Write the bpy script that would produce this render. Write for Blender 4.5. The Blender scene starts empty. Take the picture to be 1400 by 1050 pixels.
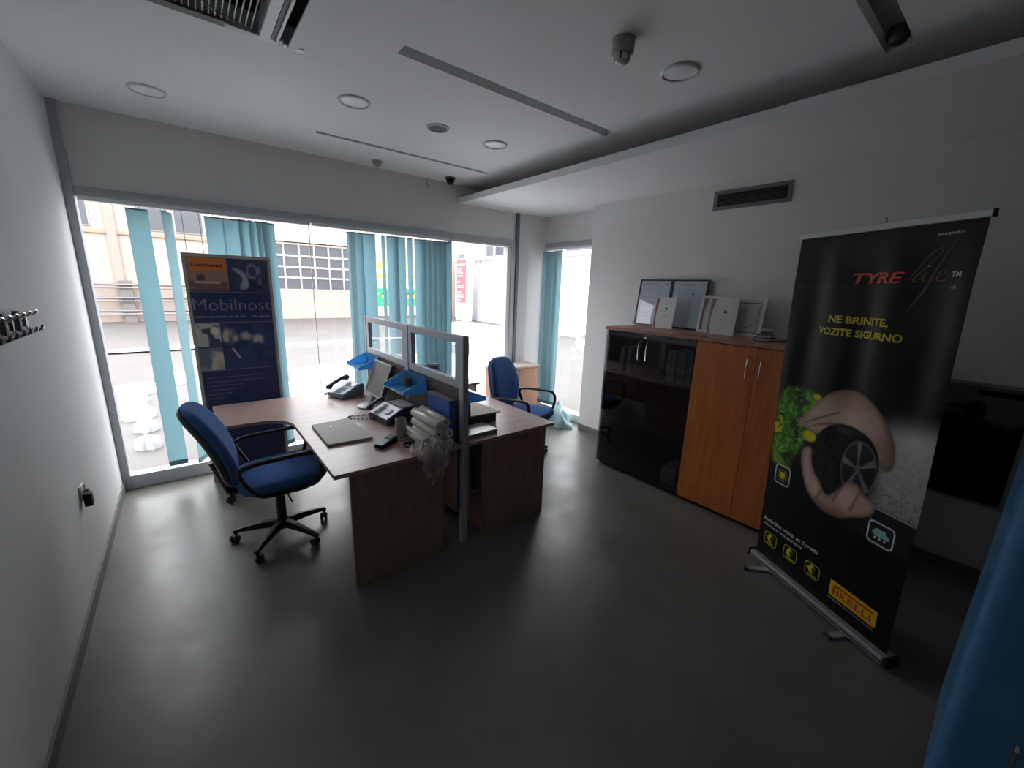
import bpy, math, random
import numpy as np
from mathutils import Matrix, Vector
PI = math.pi
random.seed(7)
rng = np.random.RandomState(3)
C = bpy.context.scene.collection
sc = bpy.context.scene

# ------------------------------------------------------------------ camera
cam_d = bpy.data.cameras.new('camera')
cam = bpy.data.objects.new('camera', cam_d)
C.objects.link(cam)
sc.camera = cam
yaw, pitch, roll, FPX = .6782, -.2323, .0336, 553.41
fw = Vector((math.sin(yaw)*math.cos(pitch), math.cos(yaw)*math.cos(pitch), math.sin(pitch)))
r0 = Vector((math.cos(yaw), -math.sin(yaw), 0))
u0 = r0.cross(fw)
rt = r0*math.cos(roll) + u0*math.sin(roll)
up = -r0*math.sin(roll) + u0*math.cos(roll)
cam.matrix_world = Matrix(((rt.x, up.x, -fw.x, .5751), (rt.y, up.y, -fw.y, -4.4164), (rt.z, up.z, -fw.z, 1.7473), (0, 0, 0, 1)))
cam_d.sensor_width = 36
cam_d.sensor_fit = 'HORIZONTAL'
cam_d.lens = 36*FPX/1400
cam_d.clip_start = .02
cam_d.clip_end = 400

# ------------------------------------------------------------------ sky (overcast winter day) and exposure
w = bpy.data.worlds.new('overcast_sky')
sc.world = w
w.use_nodes = True
bg = w.node_tree.nodes['Background']
SKY = 3.0          # zenith radiance; overcast luminance falls to a third at the horizon
nt_ = w.node_tree
tc_ = nt_.nodes.new('ShaderNodeTexCoord'); sx_ = nt_.nodes.new('ShaderNodeSeparateXYZ')
nt_.links.new(tc_.outputs['Generated'], sx_.inputs[0])
mr_ = nt_.nodes.new('ShaderNodeMapRange'); mr_.inputs[1].default_value = 0; mr_.inputs[2].default_value = 1
mr_.inputs[3].default_value = SKY/3; mr_.inputs[4].default_value = SKY
nt_.links.new(sx_.outputs[2], mr_.inputs[0]); nt_.links.new(mr_.outputs[0], bg.inputs['Strength'])
bg.inputs['Color'].default_value = (.965, .975, 1.0, 1)
sc.view_settings.view_transform = 'Standard'
sc.view_settings.look = 'None'
sc.view_settings.gamma = 1
sc.view_settings.use_curve_mapping = False
sc.view_settings.exposure = 1.92

def portal(loc, rot, sx, sy):
    l = bpy.data.lights.new('window_portal', 'AREA')
    l.shape = 'RECTANGLE'; l.size = sx; l.size_y = sy
    l.cycles.is_portal = True
    o = bpy.data.objects.new('window_portal', l); C.objects.link(o)
    o.location = loc; o.rotation_euler = rot
portal((2.03, .10, 1.2), (-PI/2, 0, 0), 4.0, 2.3)
portal((4.68, -.6, 1.2), (PI/2, 0, PI/2), 1.1, 2.3)

# ------------------------------------------------------------------ materials
def lin(c):
    if isinstance(c, str):
        c = [int(c[i:i+2], 16)/255 for i in (0, 2, 4)]
    return tuple((x/12.92 if x <= .04045 else ((x+.055)/1.055)**2.4) for x in c)

MATS = {}
def mat(name, col, rough=.6, metal=0., spec=.5, var=0., vscale=6., bump=0., bscale=60., trans=0., alpha=1., stretch=None, coat=0.):
    if name in MATS: return MATS[name]
    m = bpy.data.materials.new(name); MATS[name] = m
    m.use_nodes = True
    nt = m.node_tree; b = nt.nodes['Principled BSDF']
    c = lin(col)
    b.inputs['Base Color'].default_value = (*c, 1)
    b.inputs['Roughness'].default_value = rough
    b.inputs['Metallic'].default_value = metal
    b.inputs['Specular IOR Level'].default_value = spec
    b.inputs['Coat Weight'].default_value = coat
    if alpha < 1: b.inputs['Alpha'].default_value = alpha
    tc = nt.nodes.new('ShaderNodeTexCoord')
    if var > 0:
        n = nt.nodes.new('ShaderNodeTexNoise'); n.inputs['Scale'].default_value = vscale; n.inputs['Detail'].default_value = 4
        src = tc.outputs['Object']
        if stretch:
            mp = nt.nodes.new('ShaderNodeMapping'); mp.inputs['Scale'].default_value = stretch
            nt.links.new(src, mp.inputs['Vector']); src = mp.outputs['Vector']
        nt.links.new(src, n.inputs['Vector'])
        r = nt.nodes.new('ShaderNodeValToRGB')
        r.color_ramp.elements[0].position = .3; r.color_ramp.elements[1].position = .7
        r.color_ramp.elements[0].color = (*[max(0, x*(1-var)) for x in c], 1)
        r.color_ramp.elements[1].color = (*[min(1, x*(1+var)) for x in c], 1)
        nt.links.new(n.outputs['Fac'], r.inputs['Fac']); nt.links.new(r.outputs['Color'], b.inputs['Base Color'])
    if bump > 0:
        n2 = nt.nodes.new('ShaderNodeTexNoise'); n2.inputs['Scale'].default_value = bscale; n2.inputs['Detail'].default_value = 3
        nt.links.new(tc.outputs['Object'], n2.inputs['Vector'])
        bp = nt.nodes.new('ShaderNodeBump'); bp.inputs['Strength'].default_value = bump; bp.inputs['Distance'].default_value = .01
        nt.links.new(n2.outputs['Fac'], bp.inputs['Height']); nt.links.new(bp.outputs['Normal'], b.inputs['Normal'])
    if trans > 0:
        tr = nt.nodes.new('ShaderNodeBsdfTranslucent'); tr.inputs['Color'].default_value = (*c, 1)
        mx = nt.nodes.new('ShaderNodeMixShader'); mx.inputs['Fac'].default_value = trans
        nt.links.new(b.outputs['BSDF'], mx.inputs[1]); nt.links.new(tr.outputs['BSDF'], mx.inputs[2])
        nt.links.new(mx.outputs['Shader'], nt.nodes['Material Output'].inputs['Surface'])
    return m

def glass(name, tint=(1, 1, 1), refl=.06, rough=.0, milk=0., milkcol=(1, 1, 1)):
    if name in MATS: return MATS[name]
    m = bpy.data.materials.new(name); MATS[name] = m
    m.use_nodes = True
    nt = m.node_tree; nt.nodes.remove(nt.nodes['Principled BSDF'])
    out = nt.nodes['Material Output']
    t = nt.nodes.new('ShaderNodeBsdfTransparent'); t.inputs['Color'].default_value = (*tint, 1)
    g = nt.nodes.new('ShaderNodeBsdfGlossy'); g.inputs['Roughness'].default_value = rough
    g.inputs['Color'].default_value = (1, 1, 1, 1)
    fr = nt.nodes.new('ShaderNodeLayerWeight')
    pw = nt.nodes.new('ShaderNodeMath'); pw.operation = 'POWER'; pw.inputs[1].default_value = 5
    nt.links.new(fr.outputs['Facing'], pw.inputs[0])
    ad = nt.nodes.new('ShaderNodeMath'); ad.operation = 'MULTIPLY_ADD'; ad.inputs[1].default_value = .9*(1-refl); ad.inputs[2].default_value = refl
    ad.use_clamp = True
    nt.links.new(pw.outputs[0], ad.inputs[0])
    mx = nt.nodes.new('ShaderNodeMixShader')
    nt.links.new(ad.outputs[0], mx.inputs['Fac']); nt.links.new(t.outputs[0], mx.inputs[1]); nt.links.new(g.outputs[0], mx.inputs[2])
    last = mx
    if milk > 0:
        d = nt.nodes.new('ShaderNodeBsdfDiffuse'); d.inputs['Color'].default_value = (*milkcol, 1)
        tl = nt.nodes.new('ShaderNodeBsdfTranslucent'); tl.inputs['Color'].default_value = (*milkcol, 1)
        m1 = nt.nodes.new('ShaderNodeMixShader'); m1.inputs['Fac'].default_value = .5
        nt.links.new(d.outputs[0], m1.inputs[1]); nt.links.new(tl.outputs[0], m1.inputs[2])
        m2 = nt.nodes.new('ShaderNodeMixShader'); m2.inputs['Fac'].default_value = milk
        nt.links.new(mx.outputs[0], m2.inputs[1]); nt.links.new(m1.outputs[0], m2.inputs[2]); last = m2
    nt.links.new(last.outputs[0], out.inputs['Surface'])
    return m

M_wall = mat('wall_paint', 'dededd', .75, var=.03, vscale=1.5, bump=.05, bscale=120)
M_ceil = mat('ceiling_paint', 'f2f2f2', .8, var=.02, vscale=1.2)
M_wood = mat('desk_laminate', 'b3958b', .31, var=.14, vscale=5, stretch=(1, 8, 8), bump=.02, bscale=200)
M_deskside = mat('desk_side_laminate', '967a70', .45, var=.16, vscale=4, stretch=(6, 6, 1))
M_cherry = mat('cherry_laminate', 'c47038', .4, var=.18, vscale=4, stretch=(7, 7, .8))
M_cabtop = mat('cabinet_top_laminate', 'a87866', .35, var=.15, vscale=5, stretch=(8, 1, 8))
M_alu = mat('brushed_aluminium', 'b9bdc2', .4, metal=.35)
M_frame = mat('window_frame_grey', 'b0b3b9', .45, metal=.2)
M_framew = mat('window_frame_white', 'd8d8d6', .4)
M_black = mat('black_plastic', '1c1d20', .45, var=.1, vscale=20)
M_blk2 = mat('black_matte', '0b0b0c', .7)
M_bluefab = mat('blue_fabric', '4669a2', .9, spec=.2, var=.12, vscale=40, bump=.2, bscale=500)
M_white = mat('white_plastic', 'dcdcda', .45)
M_grey = mat('grey_plastic', '9a9a96', .5)
M_dgrey = mat('dark_grey_plastic', '4a4c50', .5)
M_chrome = mat('chrome', 'c9c9c9', .18, metal=1)
M_skirt = mat('baseboard_grey', '6d6c6b', .55)
M_paper = mat('paper', 'cfd0cf', .7)
M_glass = glass('window_glass', (.985, .99, .995), .025)

def floor_mat():
    m = mat('resin_floor', '6a6a62', .33, spec=.5)
    nt = m.node_tree; b = nt.nodes['Principled BSDF']
    tc = nt.nodes.new('ShaderNodeTexCoord')
    n = nt.nodes.new('ShaderNodeTexNoise'); n.inputs['Scale'].default_value = 2.6; n.inputs['Detail'].default_value = 9; n.inputs['Roughness'].default_value = .62
    n.inputs['Distortion'].default_value = .25
    nt.links.new(tc.outputs['Object'], n.inputs['Vector'])
    r = nt.nodes.new('ShaderNodeValToRGB')
    r.color_ramp.elements[0].position = .3; r.color_ramp.elements[0].color = (*lin('62625a'), 1)
    r.color_ramp.elements[1].position = .72; r.color_ramp.elements[1].color = (*lin('70706a'), 1)
    nt.links.new(n.outputs['Fac'], r.inputs['Fac']); nt.links.new(r.outputs['Color'], b.inputs['Base Color'])
    mr = nt.nodes.new('ShaderNodeMapRange'); mr.inputs[1].default_value = .35; mr.inputs[2].default_value = .7; mr.inputs[3].default_value = .28; mr.inputs[4].default_value = .42
    nt.links.new(n.outputs['Fac'], mr.inputs[0]); nt.links.new(mr.outputs[0], b.inputs['Roughness'])
    n2 = nt.nodes.new('ShaderNodeTexNoise'); n2.inputs['Scale'].default_value = 9; n2.inputs['Detail'].default_value = 5
    nt.links.new(tc.outputs['Object'], n2.inputs['Vector'])
    bp = nt.nodes.new('ShaderNodeBump'); bp.inputs['Strength'].default_value = .10; bp.inputs['Distance'].default_value = .01
    nt.links.new(n2.outputs['Fac'], bp.inputs['Height']); nt.links.new(bp.outputs['Normal'], b.inputs['Normal'])
    return m
M_floor = floor_mat()

def print_mat(name, rough=.5):
    m = mat(name, 'ffffff', rough, spec=.22)
    nt = m.node_tree; b = nt.nodes['Principled BSDF']
    a = nt.nodes.new('ShaderNodeAttribute'); a.attribute_name = 'print'
    nt.links.new(a.outputs['Color'], b.inputs['Base Color'])
    return m

# ------------------------------------------------------------------ mesh helpers
W = {}
class MB:
    def __init__(s, T=None):
        s.v = []; s.f = []; s.T = T or Matrix.Identity(4)
    def add(s, vs, fs, T=None):
        T = s.T @ T if T is not None else s.T
        k = len(s.v)
        s.v += [tuple(T @ Vector(p)) for p in vs]
        s.f += [tuple(i+k for i in f) for f in fs]
        return s
    def box(s, x0, y0, z0, x1, y1, z1, T=None):
        x0, x1 = min(x0, x1), max(x0, x1); y0, y1 = min(y0, y1), max(y0, y1); z0, z1 = min(z0, z1), max(z0, z1)
        return s.add([(x0,y0,z0),(x1,y0,z0),(x1,y1,z0),(x0,y1,z0),(x0,y0,z1),(x1,y0,z1),(x1,y1,z1),(x0,y1,z1)],
                     [(3,2,1,0),(4,5,6,7),(0,1,5,4),(1,2,6,5),(2,3,7,6),(3,0,4,7)], T)
    def tube(s, path, r, n=10, closed=False, T=None, sy=1.):
        P = [Vector(p) for p in path]; m = len(P); vs = []; fs = []
        rr = r if isinstance(r, (list, tuple)) else [r]*m
        prev = None
        for i in range(m):
            if closed: t = P[(i+1) % m]-P[i-1]
            else: t = P[min(i+1, m-1)]-P[max(i-1, 0)]
            t.normalize()
            if prev is None:
                a = Vector((0, 0, 1)) if abs(t.z) < .9 else Vector((1, 0, 0))
                u = t.cross(a).normalized()
            else:
                u = (prev - t*prev.dot(t)).normalized()
            prev = u; v = t.cross(u)
            for k in range(n):
                an = 2*PI*k/n
                vs.append(P[i]+u*math.cos(an)*rr[i]*sy+v*math.sin(an)*rr[i])
        for i in range(m if closed else m-1):
            j = (i+1) % m
            for k in range(n):
                l = (k+1) % n
                fs.append((i*n+k, i*n+l, j*n+l, j*n+k))
        if not closed:
            fs.append(tuple(range(n))[::-1]); fs.append(tuple((m-1)*n+k for k in range(n)))
        return s.add(vs, fs, T)
    def lathe(s, prof, c=(0, 0, 0), n=24, T=None):
        vs = []; fs = []
        for r, z in prof:
            for k in range(n):
                a = 2*PI*k/n; vs.append((c[0]+r*math.cos(a), c[1]+r*math.sin(a), c[2]+z))
        m = len(prof)
        for i in range(m-1):
            for k in range(n):
                l = (k+1) % n; fs.append((i*n+k, i*n+l, (i+1)*n+l, (i+1)*n+k))
        if prof[0][0] > 1e-6: fs.append(tuple(range(n))[::-1])
        if prof[-1][0] > 1e-6: fs.append(tuple((m-1)*n+k for k in range(n)))
        return s.add(vs, fs, T)
    def prism(s, poly, z0, z1, T=None):
        n = len(poly)
        vs = [(x, y, z0) for x, y in poly]+[(x, y, z1) for x, y in poly]
        fs = [tuple(range(n))[::-1], tuple(range(n, 2*n))]+[(i, (i+1) % n, n+(i+1) % n, n+i) for i in range(n)]
        return s.add(vs, fs, T)
    def layers(s, rings, T=None, cap=True):
        n = len(rings[0]); vs = [p for r in rings for p in r]; fs = []
        for i in range(len(rings)-1):
            for k in range(n):
                l = (k+1) % n; fs.append((i*n+k, i*n+l, (i+1)*n+l, (i+1)*n+k))
        if cap: fs.append(tuple(range(n))[::-1]); fs.append(tuple((len(rings)-1)*n+k for k in range(n)))
        return s.add(vs, fs, T)
    def build(s, name, m, parent=None, bevel=0, smooth=False, angle=40):
        me = bpy.data.meshes.new(name)
        v = np.array(s.v, float)
        if parent is not None:
            inv = W[parent].inverted()
            v = np.array([inv @ Vector(p) for p in v])
        c = (v.min(0)+v.max(0))/2
        if parent is None: c[2] = v[:, 2].min()
        me.from_pydata((v-c).tolist(), [], s.f)
        me.validate(); me.update()
        me.materials.append(m)
        o = bpy.data.objects.new(name, me); C.objects.link(o)
        if parent is not None: o.parent = parent
        o.location = c
        W[o] = (W[parent] if parent is not None else Matrix.Identity(4)) @ Matrix.Translation(c)
        if smooth:
            me.shade_smooth()
            try: me.set_sharp_from_angle(angle=math.radians(angle))
            except Exception: pass
        if bevel:
            b = o.modifiers.new('bevel', 'BEVEL'); b.width = bevel; b.segments = 2; b.limit_method = 'ANGLE'
        return o

def tag(o, label=None, cat=None, group=None, kind=None):
    if label: o['label'] = label
    if cat: o['category'] = cat
    if group: o['group'] = group
    if kind: o['kind'] = kind
    return o
def thing(name, label, cat, loc=(0, 0, 0), rz=0, group=None, kind=None):
    o = bpy.data.objects.new(name, None); C.objects.link(o)
    o.empty_display_size = .1
    o.location = loc; o.rotation_euler = (0, 0, rz)
    W[o] = Matrix.Translation(loc) @ Matrix.Rotation(rz, 4, 'Z')
    return tag(o, label, cat, group, kind)
def box(*a, T=None): return MB(T).box(*a)
def struct(mb, name, m, **k): return tag(mb.build(name, m, **k), kind='structure')
def copy_tree(o, parent=None):
    c = o.copy(); C.objects.link(c)
    if parent is not None: c.parent = parent
    for ch in list(o.children): copy_tree(ch, c)
    return c
def rrect(w, h, r, n=6, cx=0, cy=0):
    p = []
    for sx, sy, a0 in ((1, 1, 0), (-1, 1, 90), (-1, -1, 180), (1, -1, 270)):
        for i in range(n+1):
            a = math.radians(a0+90*i/n)
            p.append((cx+sx*(w/2-r)+r*math.cos(a), cy+sy*(h/2-r)+r*math.sin(a)))
    return p
def text_mesh(txt, size, m, T, name='lettering', parent=None, xs=1., shear=0., bold=0., align='LEFT', depth=.0006, width=None):
    nm_ = name or 'lettering'
    cu = bpy.data.curves.new(nm_, 'FONT'); cu.body = txt; cu.size = size; cu.shear = shear
    cu.offset = bold; cu.align_x = align; cu.extrude = depth/2; cu.resolution_u = 3
    o = bpy.data.objects.new(nm_, cu); C.objects.link(o)
    dg = bpy.context.evaluated_depsgraph_get(); dg.update()
    me = bpy.data.meshes.new_from_object(o.evaluated_get(dg))
    bpy.data.objects.remove(o)
    v = [tuple(p.co) for p in me.vertices]; f = [tuple(p.vertices) for p in me.polygons]
    bpy.data.meshes.remove(me)
    if width:
        x0 = min(p[0] for p in v); x1 = max(p[0] for p in v)
        xs = width/(x1-x0); v = [(p[0]-x0, p[1], p[2]) for p in v]
    mb = MB().add([(p[0]*xs, p[1], p[2]) for p in v], f, T if T is not None else Matrix.Identity(4))
    if name is None: return mb
    return mb.build(name, m, parent)
def basis(o, ex, ey, ez):
    return Matrix(((ex[0], ey[0], ez[0], o[0]), (ex[1], ey[1], ez[1], o[1]), (ex[2], ey[2], ez[2], o[2]), (0, 0, 0, 1)))

H = 2.894; X3 = 4.385; X2 = 4.583; HH = 2.29; HT = 2.36; YB = -6.8; HS = 2.70; SX = 3.249

# ------------------------------------------------------------------ room shell
struct(box(-.2, YB-.1, -.1, 4.75, .10, 0), 'floor', M_floor)
struct(box(-.2, YB, 0, 0, .12, H+.1), 'wall_left', M_wall)
fl = box(0, 0, HT, 4.107, .12, H)
struct(fl, 'wall_front', M_wall)
struct(MB().prism([(4.107, .12), (4.107, 0), (4.30, -.055), (4.583, -.088), (4.70, -.088), (4.70, .12)], 0, H), 'wall_corner', M_wall)
rw = MB().box(X3, YB, 0, 4.75, -1.087, H).box(X2, -1.087, HT, 4.75, -.088, H)
struct(rw, 'wall_right', M_wall)
struct(box(0, YB-.12, 0, 4.7, YB, H), 'wall_back', M_wall)
# ceiling plate with recessed slots and the cassette opening
holes = [(1.576, -2.243, 3.249, -2.150), (1.546, -.673, 3.205, -.624), (2.0, -3.850, 3.335, -3.745), (.40, -2.66, 1.20, -1.86)]
xs = sorted({-.2, 4.75} | {h[0] for h in holes} | {h[2] for h in holes})
ys = sorted({YB-.1, .12} | {h[1] for h in holes} | {h[3] for h in holes})
cm = MB()
for i in range(len(xs)-1):
    for j in range(len(ys)-1):
        mx, my = (xs[i]+xs[i+1])/2, (ys[j]+ys[j+1])/2
        if any(h[0] < mx < h[2] and h[1] < my < h[3] for h in holes): continue
        cm.box(xs[i], ys[j], H, xs[i+1], ys[j+1], H+.09)
ceil = struct(cm, 'ceiling', M_ceil)
M_slot = mat('slot_lining', '8c8f92', .7)
for h in holes[:3]:
    (MB().box(h[0]-.01, h[1]-.01, H+.055, h[2]+.01, h[3]+.01, H+.07)).build('recessed_channel', M_slot, ceil)
box(-.3, YB-.2, H+.091, 4.8, .2, H+.2).build('slab', M_ceil, ceil)
# lowered soffit with a shadow gap
struct(MB().box(SX, YB, HS, X3, 0, HS+.062).box(X3, -1.087, HS, X2, 0, HS+.062).box(SX+.36, YB, HS+.06, X3, 0, H).box(X3, -1.087, HS+.06, X2, 0, H), 'trim_1', M_ceil)
# baseboards
struct(box(0, YB, 0, .012, -.04, .075), 'baseboard_left', M_skirt, bevel=.002)
struct(MB().box(X3-.012, -1.90, 0, X3, -1.087, .08).box(X3-.012, YB, 0, X3, -3.75, .08), 'baseboard_right', M_skirt, bevel=.002)
# window 1
w1 = thing('window_1', 'wide floor-to-lintel shop window with grey metal frame', 'window', (2.03, .05, 0), kind='structure')
MB().box(0, -.03, 0, .05, .08, H).build('frame_post', M_frame, w1, bevel=.003)
MB().box(.05, -.015, HH, 4.107, .08, HT).build('frame_head', M_frame, w1, bevel=.003)
MB().box(.05, -.03, 0, 4.107, .08, .115).build('frame_sill', mat('sill_metal', 'b9bcc0', .5), w1, bevel=.003)
MB().box(3.085, -.02, .115, 3.135, .08, HH).build('mullion', M_frame, w1, bevel=.003)
MB().box(4.03, -.02, .115, 4.107, .08, HH).build('frame_post', M_frame, w1, bevel=.003)
MB().box(3.975, -.012, .115, 4.03, .075, HH-.03).build('casement_stile', M_framew, w1, bevel=.003)
MB().box(3.135, -.01, HH-.022, 4.03, .07, HH).build('casement_rail', M_framew, w1, bevel=.003)
MB().box(4.107, -.035, 0, 4.15, 0, HS).build('corner_cover_strip', mat('strip_grey', '6c727c', .5), w1)
MB().box(.05, .03, .115, 1.59, .038, HH).build('pane', M_glass, w1)
MB().box(1.598, .03, .115, 3.085, .038, HH).build('pane', M_glass, w1)
MB().box(1.591, .029, .115, 1.597, .039, HH).build('silicone_joint', mat('silicone', 'c9c2bb', .5), w1)
MB().box(3.135, .03, .115, 3.975, .038, HH).build('pane', M_glass, w1)
# window 2 in the side wall
w2 = thing('window_2', 'narrow tall side window next to the corner column', 'window', (X2+.06, -.6, 0), kind='structure')
MB().box(X2-.02, -.16, 0, X2+.1, -.088, HH).build('frame_post', M_framew, w2, bevel=.003)
MB().box(X2-.015, -1.087, HH, X2+.1, -.088, HT).build('frame_head', M_frame, w2, bevel=.003)
MB().box(X2-.03, -1.087, 0, X2+.1, -.088, .10).build('frame_sill', M_framew, w2, bevel=.003)
MB().box(X2+.05, -1.087, .1, X2+.058, -.16, HH).build('pane', M_glass, w2)

# ------------------------------------------------------------------ outside
M_asph = mat('wet_asphalt', '4c4846', .6, var=.12, vscale=.8, bump=.1, bscale=20)
struct(box(-45, .12, -.35, 60, 60, -.03), 'ground', M_asph)
struct(MB().box(4.76, -30, -.35, 60, .12, -.03), 'pavement', M_asph)
M_snow = mat('snow', 'b6b8bb', .8, var=.02, vscale=3, bump=.4, bscale=12)
def snow(label, pts, h=.05, n=1):
    """a low heap of snow over an irregular outline"""
    cx = sum(p[0] for p in pts)/len(pts); cy = sum(p[1] for p in pts)/len(pts)
    ring = []
    for i in range(len(pts)):
        a = pts[i]; b = pts[(i+1) % len(pts)]
        for k in range(6):
            t = k/6
            x = a[0]*(1-t)+b[0]*t; y = a[1]*(1-t)+b[1]*t
            q = random.uniform(.965, 1.035)
            ring.append((cx+(x-cx)*q, cy+(y-cy)*q))
    rs = []
    for s, z in ((1, -.035), (.985, h*.4), (.93, h*.8), (.75, h), (.4, h*1.1), (.05, h*1.1)):
        rs.append([(cx+(x-cx)*s, cy+(y-cy)*s, z+random.uniform(-.1, .1)*h-.0) for x, y in ring])
    o = MB().layers(rs).build('snow_patch', M_snow, smooth=True)
    return tag(o, label, 'snow', kind='stuff')
snow('large heap of snow outside the middle of the window', [(1.35, 1.6), (1.9, .9), (4.2, .8), (6.5, 3.0), (6.0, 5.0), (3.5, 5.2), (2.1, 4.5)], .09)
snow('thin snow line along the road in front of the garage door', [(-3, 8.6), (0.1, 9.2), (3.2, 8.5), (5.4, 8.5), (6.6, 8.7), (5.4, 8.15), (3, 7.95), (.1, 8.75), (-3, 8.3)], .015)
snow('wide snow field in front of the white outbuilding', [(6.4, 7.2), (9.2, 5.2), (11.9, 6.9), (11.9, 10.6), (11.7, 13.4), (9.4, 13.0), (8.2, 9.4)], .05)
snow('snow field outside the narrow side window', [(9.2, 1.6), (11.9, 1.0), (11.9, 5.9), (9.9, 4.1)], .05)
snow('narrow snow streak on asphalt seen low through the side window', [(6.4, -.1), (7.9, .5), (8.6, 1.25), (7.7, .85), (6.3, .15)], .02)
for lb, p in (('snow lump on the kerb at the far left of the window', (-.28, 4.0)), ('snow lump beside the kerb, second from the far end', (-.30, 3.1)),
              ('rounded snow lump in the middle of the kerb', (-.12, 2.45)), ('small snow lump near the window corner', (-.02, 1.75)),
              ('smallest snow lump right against the window corner', (.03, 1.1)), ('snow slab past the kerb end, left of the first blind slat', (.25, 4.7))):
    s_ = .27 if p[1] > 3 else (.2 if p[1] > 2 else .1); p = (p[0]+.08, p[1])
    snow(lb, [(p[0]+math.cos(a)*s_*random.uniform(.45, 1.25), p[1]+math.sin(a)*s_*random.uniform(.6, 1.6)) for a in np.linspace(0, 2*PI, 11)[:-1]], .09)
kb = thing('kerb', 'broken concrete kerb running away from the left window corner', 'kerb', (-.5, 2.6, -.03))
for k in range(5):
    MB().box(-.85, 1.2+k*.75, -.03, -.55+random.uniform(-.03, .03), 1.9+k*.75, .12+random.uniform(-.02, .02)).build('kerb_stone', mat('concrete', '9d9890', .85, var=.15, vscale=6), kb, bevel=.02)

# garage building opposite
YF = 17.5
M_cream = mat('cream_render', 'a3948b', .8, var=.03, vscale=.6)
M_pale = mat('pale_render', 'a09e9d', .8)
M_dpane = mat('dark_pane', '484a4f', .25, spec=.6)
gb = thing('garage_building', 'cream garage hall across the yard with a big sectional door', 'building', (2, YF+3, 0))
# front wall with a hole for the door x 3.1..7.76, z .12..3.52
f_ = MB().box(-14, YF, -.3, 3.1, YF+5, 4.75).box(7.76, YF, -.3, 14, YF+5, 4.75).box(3.1, YF, 3.52, 7.76, YF+5, 4.75).box(3.1, YF+.4, -.3, 7.76, YF+5, 3.52)
f_.build('front_wall', M_cream, gb)
MB().box(-14, YF-.02, 4.75, 14, YF+5, 5.3).build('upper_wall', M_pale, gb)
MB().box(-14, YF-.07, 3.24, 3.0, YF-.001, 3.36).build('ledge', mat('ledge', '97816f', .8), gb)
for x in (-10.2, -5.8, -1.24, 2.9, 8.1):
    MB().box(x-.14, YF-.1, -.03, x+.14, YF-.001, 4.7).build('pilaster', mat('pilaster', '8c847b', .8), gb)
wx = -13.0
while wx < 2.6:
    for a, b in ((wx, wx+.95), (wx+1.2, wx+2.15)):
        if not any(a-.15 < x < b+.15 for x in (-10.2, -5.8, -1.24, 2.9)):
            fr_ = MB().box(a, YF-.05, 3.47, b, YF-.002, 4.7).build('window', M_pale, gb)
            MB().box(a+.04, YF-.06, 3.5, b-.04, YF-.045, 4.66).build('pane', M_dpane, fr_)
    wx += 2.27
dr = MB().box(3.1, YF+.12, -.03, 7.76, YF+.2, 1.31).build('garage_door', mat('door_panel_cream', 'a59689', .6), gb)
colx = [3.13+.66*i for i in range(8)]
rowz = [1.33, 1.90, 2.39, 2.90, 3.44]
fm = MB()
for x in colx: fm.box(x-.035, YF+.10, 1.31, x+.035, YF+.2, 3.52)
for z in rowz: fm.box(3.1, YF+.105, z-.04, 7.76, YF+.2, z+.04)
fm.build('door_grid', mat('door_grid', 'b3a99e', .6), dr)
for i in range(7):
    for j in range(4):
        MB().box(colx[i]+.035, YF+.14, rowz[j]+.04, colx[i+1]-.035, YF+.15, rowz[j+1]-.04).build('pane', M_dpane, dr)
for z in (.41, .9, 1.4):
    MB().tube([(-12, YF-.3, z), (2.7, YF-.3, z)], .045, 8).build('guard_rail', mat('rail_steel', '6a6666', .4, metal=.3), gb)
    MB().tube([(-12, YF-.3, z-.12), (2.7, YF-.3, z-.12)], .03, 8).build('guard_rail', mat('rail_steel_light', '84807f', .5), gb)
for x in (-9.5, -5.3, -1.1, 2.4):
    MB().box(x-.18, YF-.26, -.05, x+.18, YF-.1, 1.55).build('rail_post', mat('post_grey', '6a6663', .7), gb)
# shop boards on the garage wall
sb = thing('shop_board', 'yellow and green shop board on the wall behind the blinds', 'sign', (9.6, YF-.12, .3))
for z0, z1, c, nm in ((2.55, 2.82, 'f3c35a', 'yellow_stripe'), (2.30, 2.55, '9aa0c8', 'blue_stripe'), (2.05, 2.30, 'f0b24f', 'yellow_stripe'), (1.52, 2.05, 'f6eee6', 'white_field'), (.58, 1.52, '2f9a6e', 'green_field'), (.05, .58, 'd8aFa4', 'pink_base')):
    MB().box(8.4, YF-.12, z0, 11.2, YF-.06, z1).build(nm, mat('board_'+c, c, .6), sb)
for i in range(7):
    x = 8.6+i*.36
    MB().box(x, YF-.14, .98, x+.07, YF-.12, 1.28).box(x, YF-.14, 1.2, x+.2, YF-.12, 1.28).build('letter', mat('yellow_letter', 'd9e04a', .5), sb)
    MB().box(x+.05, YF-.14, 2.36, x+.2, YF-.12, 2.5).build('letter', M_white, sb)
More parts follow.
